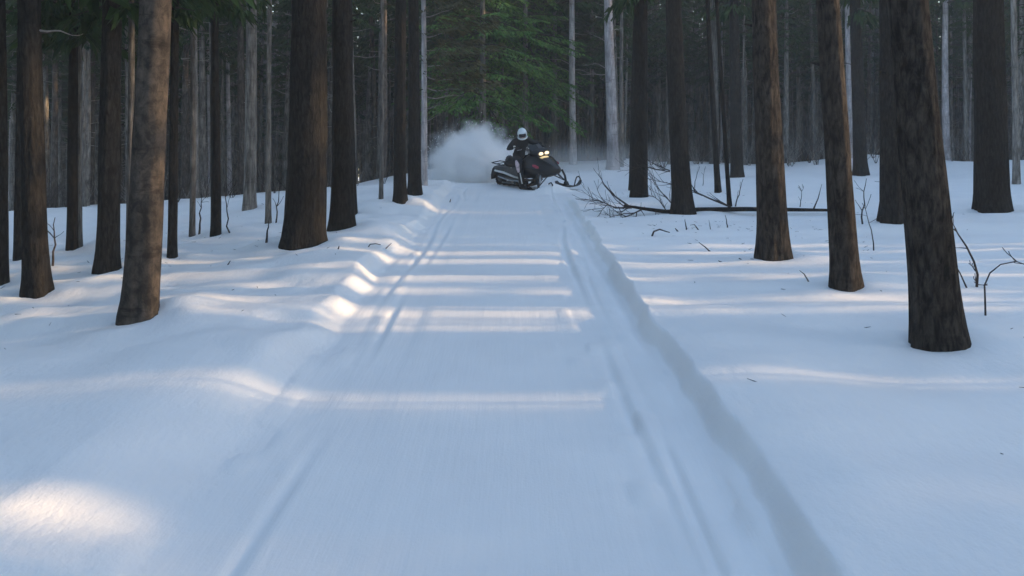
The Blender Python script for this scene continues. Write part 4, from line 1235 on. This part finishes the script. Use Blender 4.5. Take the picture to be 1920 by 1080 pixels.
# ------------------------------------------------------------------ powder thrown up behind the track
def powder(name, loc, size, dens, label, edge=0.9, nscale=2.0, nstr=1.25, flat=0.0, seed=0.0):
    m = bpy.data.materials.new(name); m.use_nodes = True
    nt = m.node_tree; nt.nodes.clear()
    out = nt.nodes.new('ShaderNodeOutputMaterial')
    vol = nt.nodes.new('ShaderNodeVolumePrincipled')
    vol.inputs['Color'].default_value = (0.995, 0.997, 1.0, 1)
    vol.inputs['Anisotropy'].default_value = 0.0
    tc = nt.nodes.new('ShaderNodeTexCoord')
    ln = nt.nodes.new('ShaderNodeVectorMath'); ln.operation = 'LENGTH'
    nt.links.new(tc.outputs['Object'], ln.inputs[0])
    mp = nd(nt, 'ShaderNodeMapping'); mp.inputs['Location'].default_value = (seed, seed * 2, 0)
    mp.inputs['Scale'].default_value = (size[0], size[1], size[2])
    nt.links.new(tc.outputs['Object'], mp.inputs['Vector'])
    nz = nd(nt, 'ShaderNodeTexNoise', Scale=nscale, Detail=4.0, Roughness=0.6)
    nt.links.new(mp.outputs['Vector'], nz.inputs['Vector'])
    ms = nd(nt, 'ShaderNodeMath', operation='SUBTRACT'); nt.links.new(nz.outputs['Fac'], ms.inputs[0]); ms.inputs[1].default_value = 0.5
    mm = nd(nt, 'ShaderNodeMath', operation='MULTIPLY_ADD'); nt.links.new(ms.outputs[0], mm.inputs[0]); mm.inputs[1].default_value = nstr
    nt.links.new(ln.outputs['Value'], mm.inputs[2])
    mr = nd(nt, 'ShaderNodeMapRange'); mr.interpolation_type = 'SMOOTHSTEP'
    mr.inputs['From Min'].default_value = 1.0 - edge; mr.inputs['From Max'].default_value = 0.92
    mr.inputs['To Min'].default_value = dens; mr.inputs['To Max'].default_value = 0.0
    nt.links.new(mm.outputs[0], mr.inputs['Value'])
    # nothing outside the hull
    mr2 = nd(nt, 'ShaderNodeMapRange'); mr2.inputs['From Min'].default_value = 0.80; mr2.inputs['From Max'].default_value = 0.985
    mr2.inputs['To Min'].default_value = 1.0; mr2.inputs['To Max'].default_value = 0.0
    nt.links.new(ln.outputs['Value'], mr2.inputs['Value'])
    mu = nd(nt, 'ShaderNodeMath', operation='MULTIPLY')
    nt.links.new(mr.outputs[0], mu.inputs[0]); nt.links.new(mr2.outputs[0], mu.inputs[1])
    nt.links.new(mu.outputs[0], vol.inputs['Density'])
    nt.links.new(vol.outputs[0], out.inputs['Volume'])
    bm = bmesh.new(); bmesh.ops.create_icosphere(bm, subdivisions=4, radius=1.0)
    me = bpy.data.meshes.new(name); bm.to_mesh(me); bm.free()
    me.materials.append(m)
    o = link(name, me)
    o.location = loc; o.scale = size
    return tag(o, label, 'snow spray', kind='stuff')
powder('snow_spray', (-1.10, 23.0, 0.40), (1.75, 1.05, 1.55), 11.0, 'tall white cloud of powder snow thrown up behind the snowmobile', seed=1.0)
powder('snow_spray', (-0.25, 22.9, 0.25), (1.25, 0.75, 1.15), 7.0, 'lower powder snow cloud streaming off the snowmobile track', seed=4.0)
def flung():
    rg = np.random.default_rng(12)
    bm = bmesh.new()
    for k in range(420):
        u = rg.random()
        if k % 3 == 0: x, y, z = -0.9 + rg.normal() * 0.9, 22.6 + rg.normal() * 0.5, abs(rg.normal()) * 0.75 + 0.15
        else: x, y, z = -1.0 + 1.5 * math.cos(u * 3.14) * rg.uniform(.85, 1.15), 22.7 + rg.normal() * 0.4, 0.35 + 1.25 * math.sin(u * 3.14) * rg.uniform(.8, 1.15)
        r = rg.uniform(.004, .014) * (1.6 if rg.random() < .1 else 1)
        bmesh.ops.create_icosphere(bm, subdivisions=1, radius=r, matrix=Matrix.Translation((x, y, max(z, hz(x, y) + .01))))
    me = bpy.data.meshes.new('snow_grains'); bm.to_mesh(me); bm.free()
    me.materials.append(M['snow'])
    tag(link('snow_grains', me), 'small grains of snow flung around the powder cloud', 'snow grains', kind='stuff')
flung()
powder('snow_mist', (2.6, 26.5, 0.15), (4.2, 1.8, 1.25), 0.32, 'thin drifting snow dust hanging before the pale trunks', edge=0.95, nscale=0.8, nstr=0.6, seed=7.0)

# ------------------------------------------------------------------ cold air of the wood
mh = bpy.data.materials.new('cold_air'); mh.use_nodes = True
mh.node_tree.nodes.clear()
_o = mh.node_tree.nodes.new('ShaderNodeOutputMaterial'); _v = mh.node_tree.nodes.new('ShaderNodeVolumePrincipled')
_v.inputs['Color'].default_value = (0.98, 0.95, 0.91, 1); _v.inputs['Density'].default_value = 0.0018
mh.node_tree.links.new(_v.outputs[0], _o.inputs['Volume'])
hb_ = MB().box((20, 63, 11), (330, 190, 44)).build('haze', mh, None, smooth=False)
tag(hb_, 'thin cold haze hanging between the trunks of the wood', 'haze', kind='stuff')
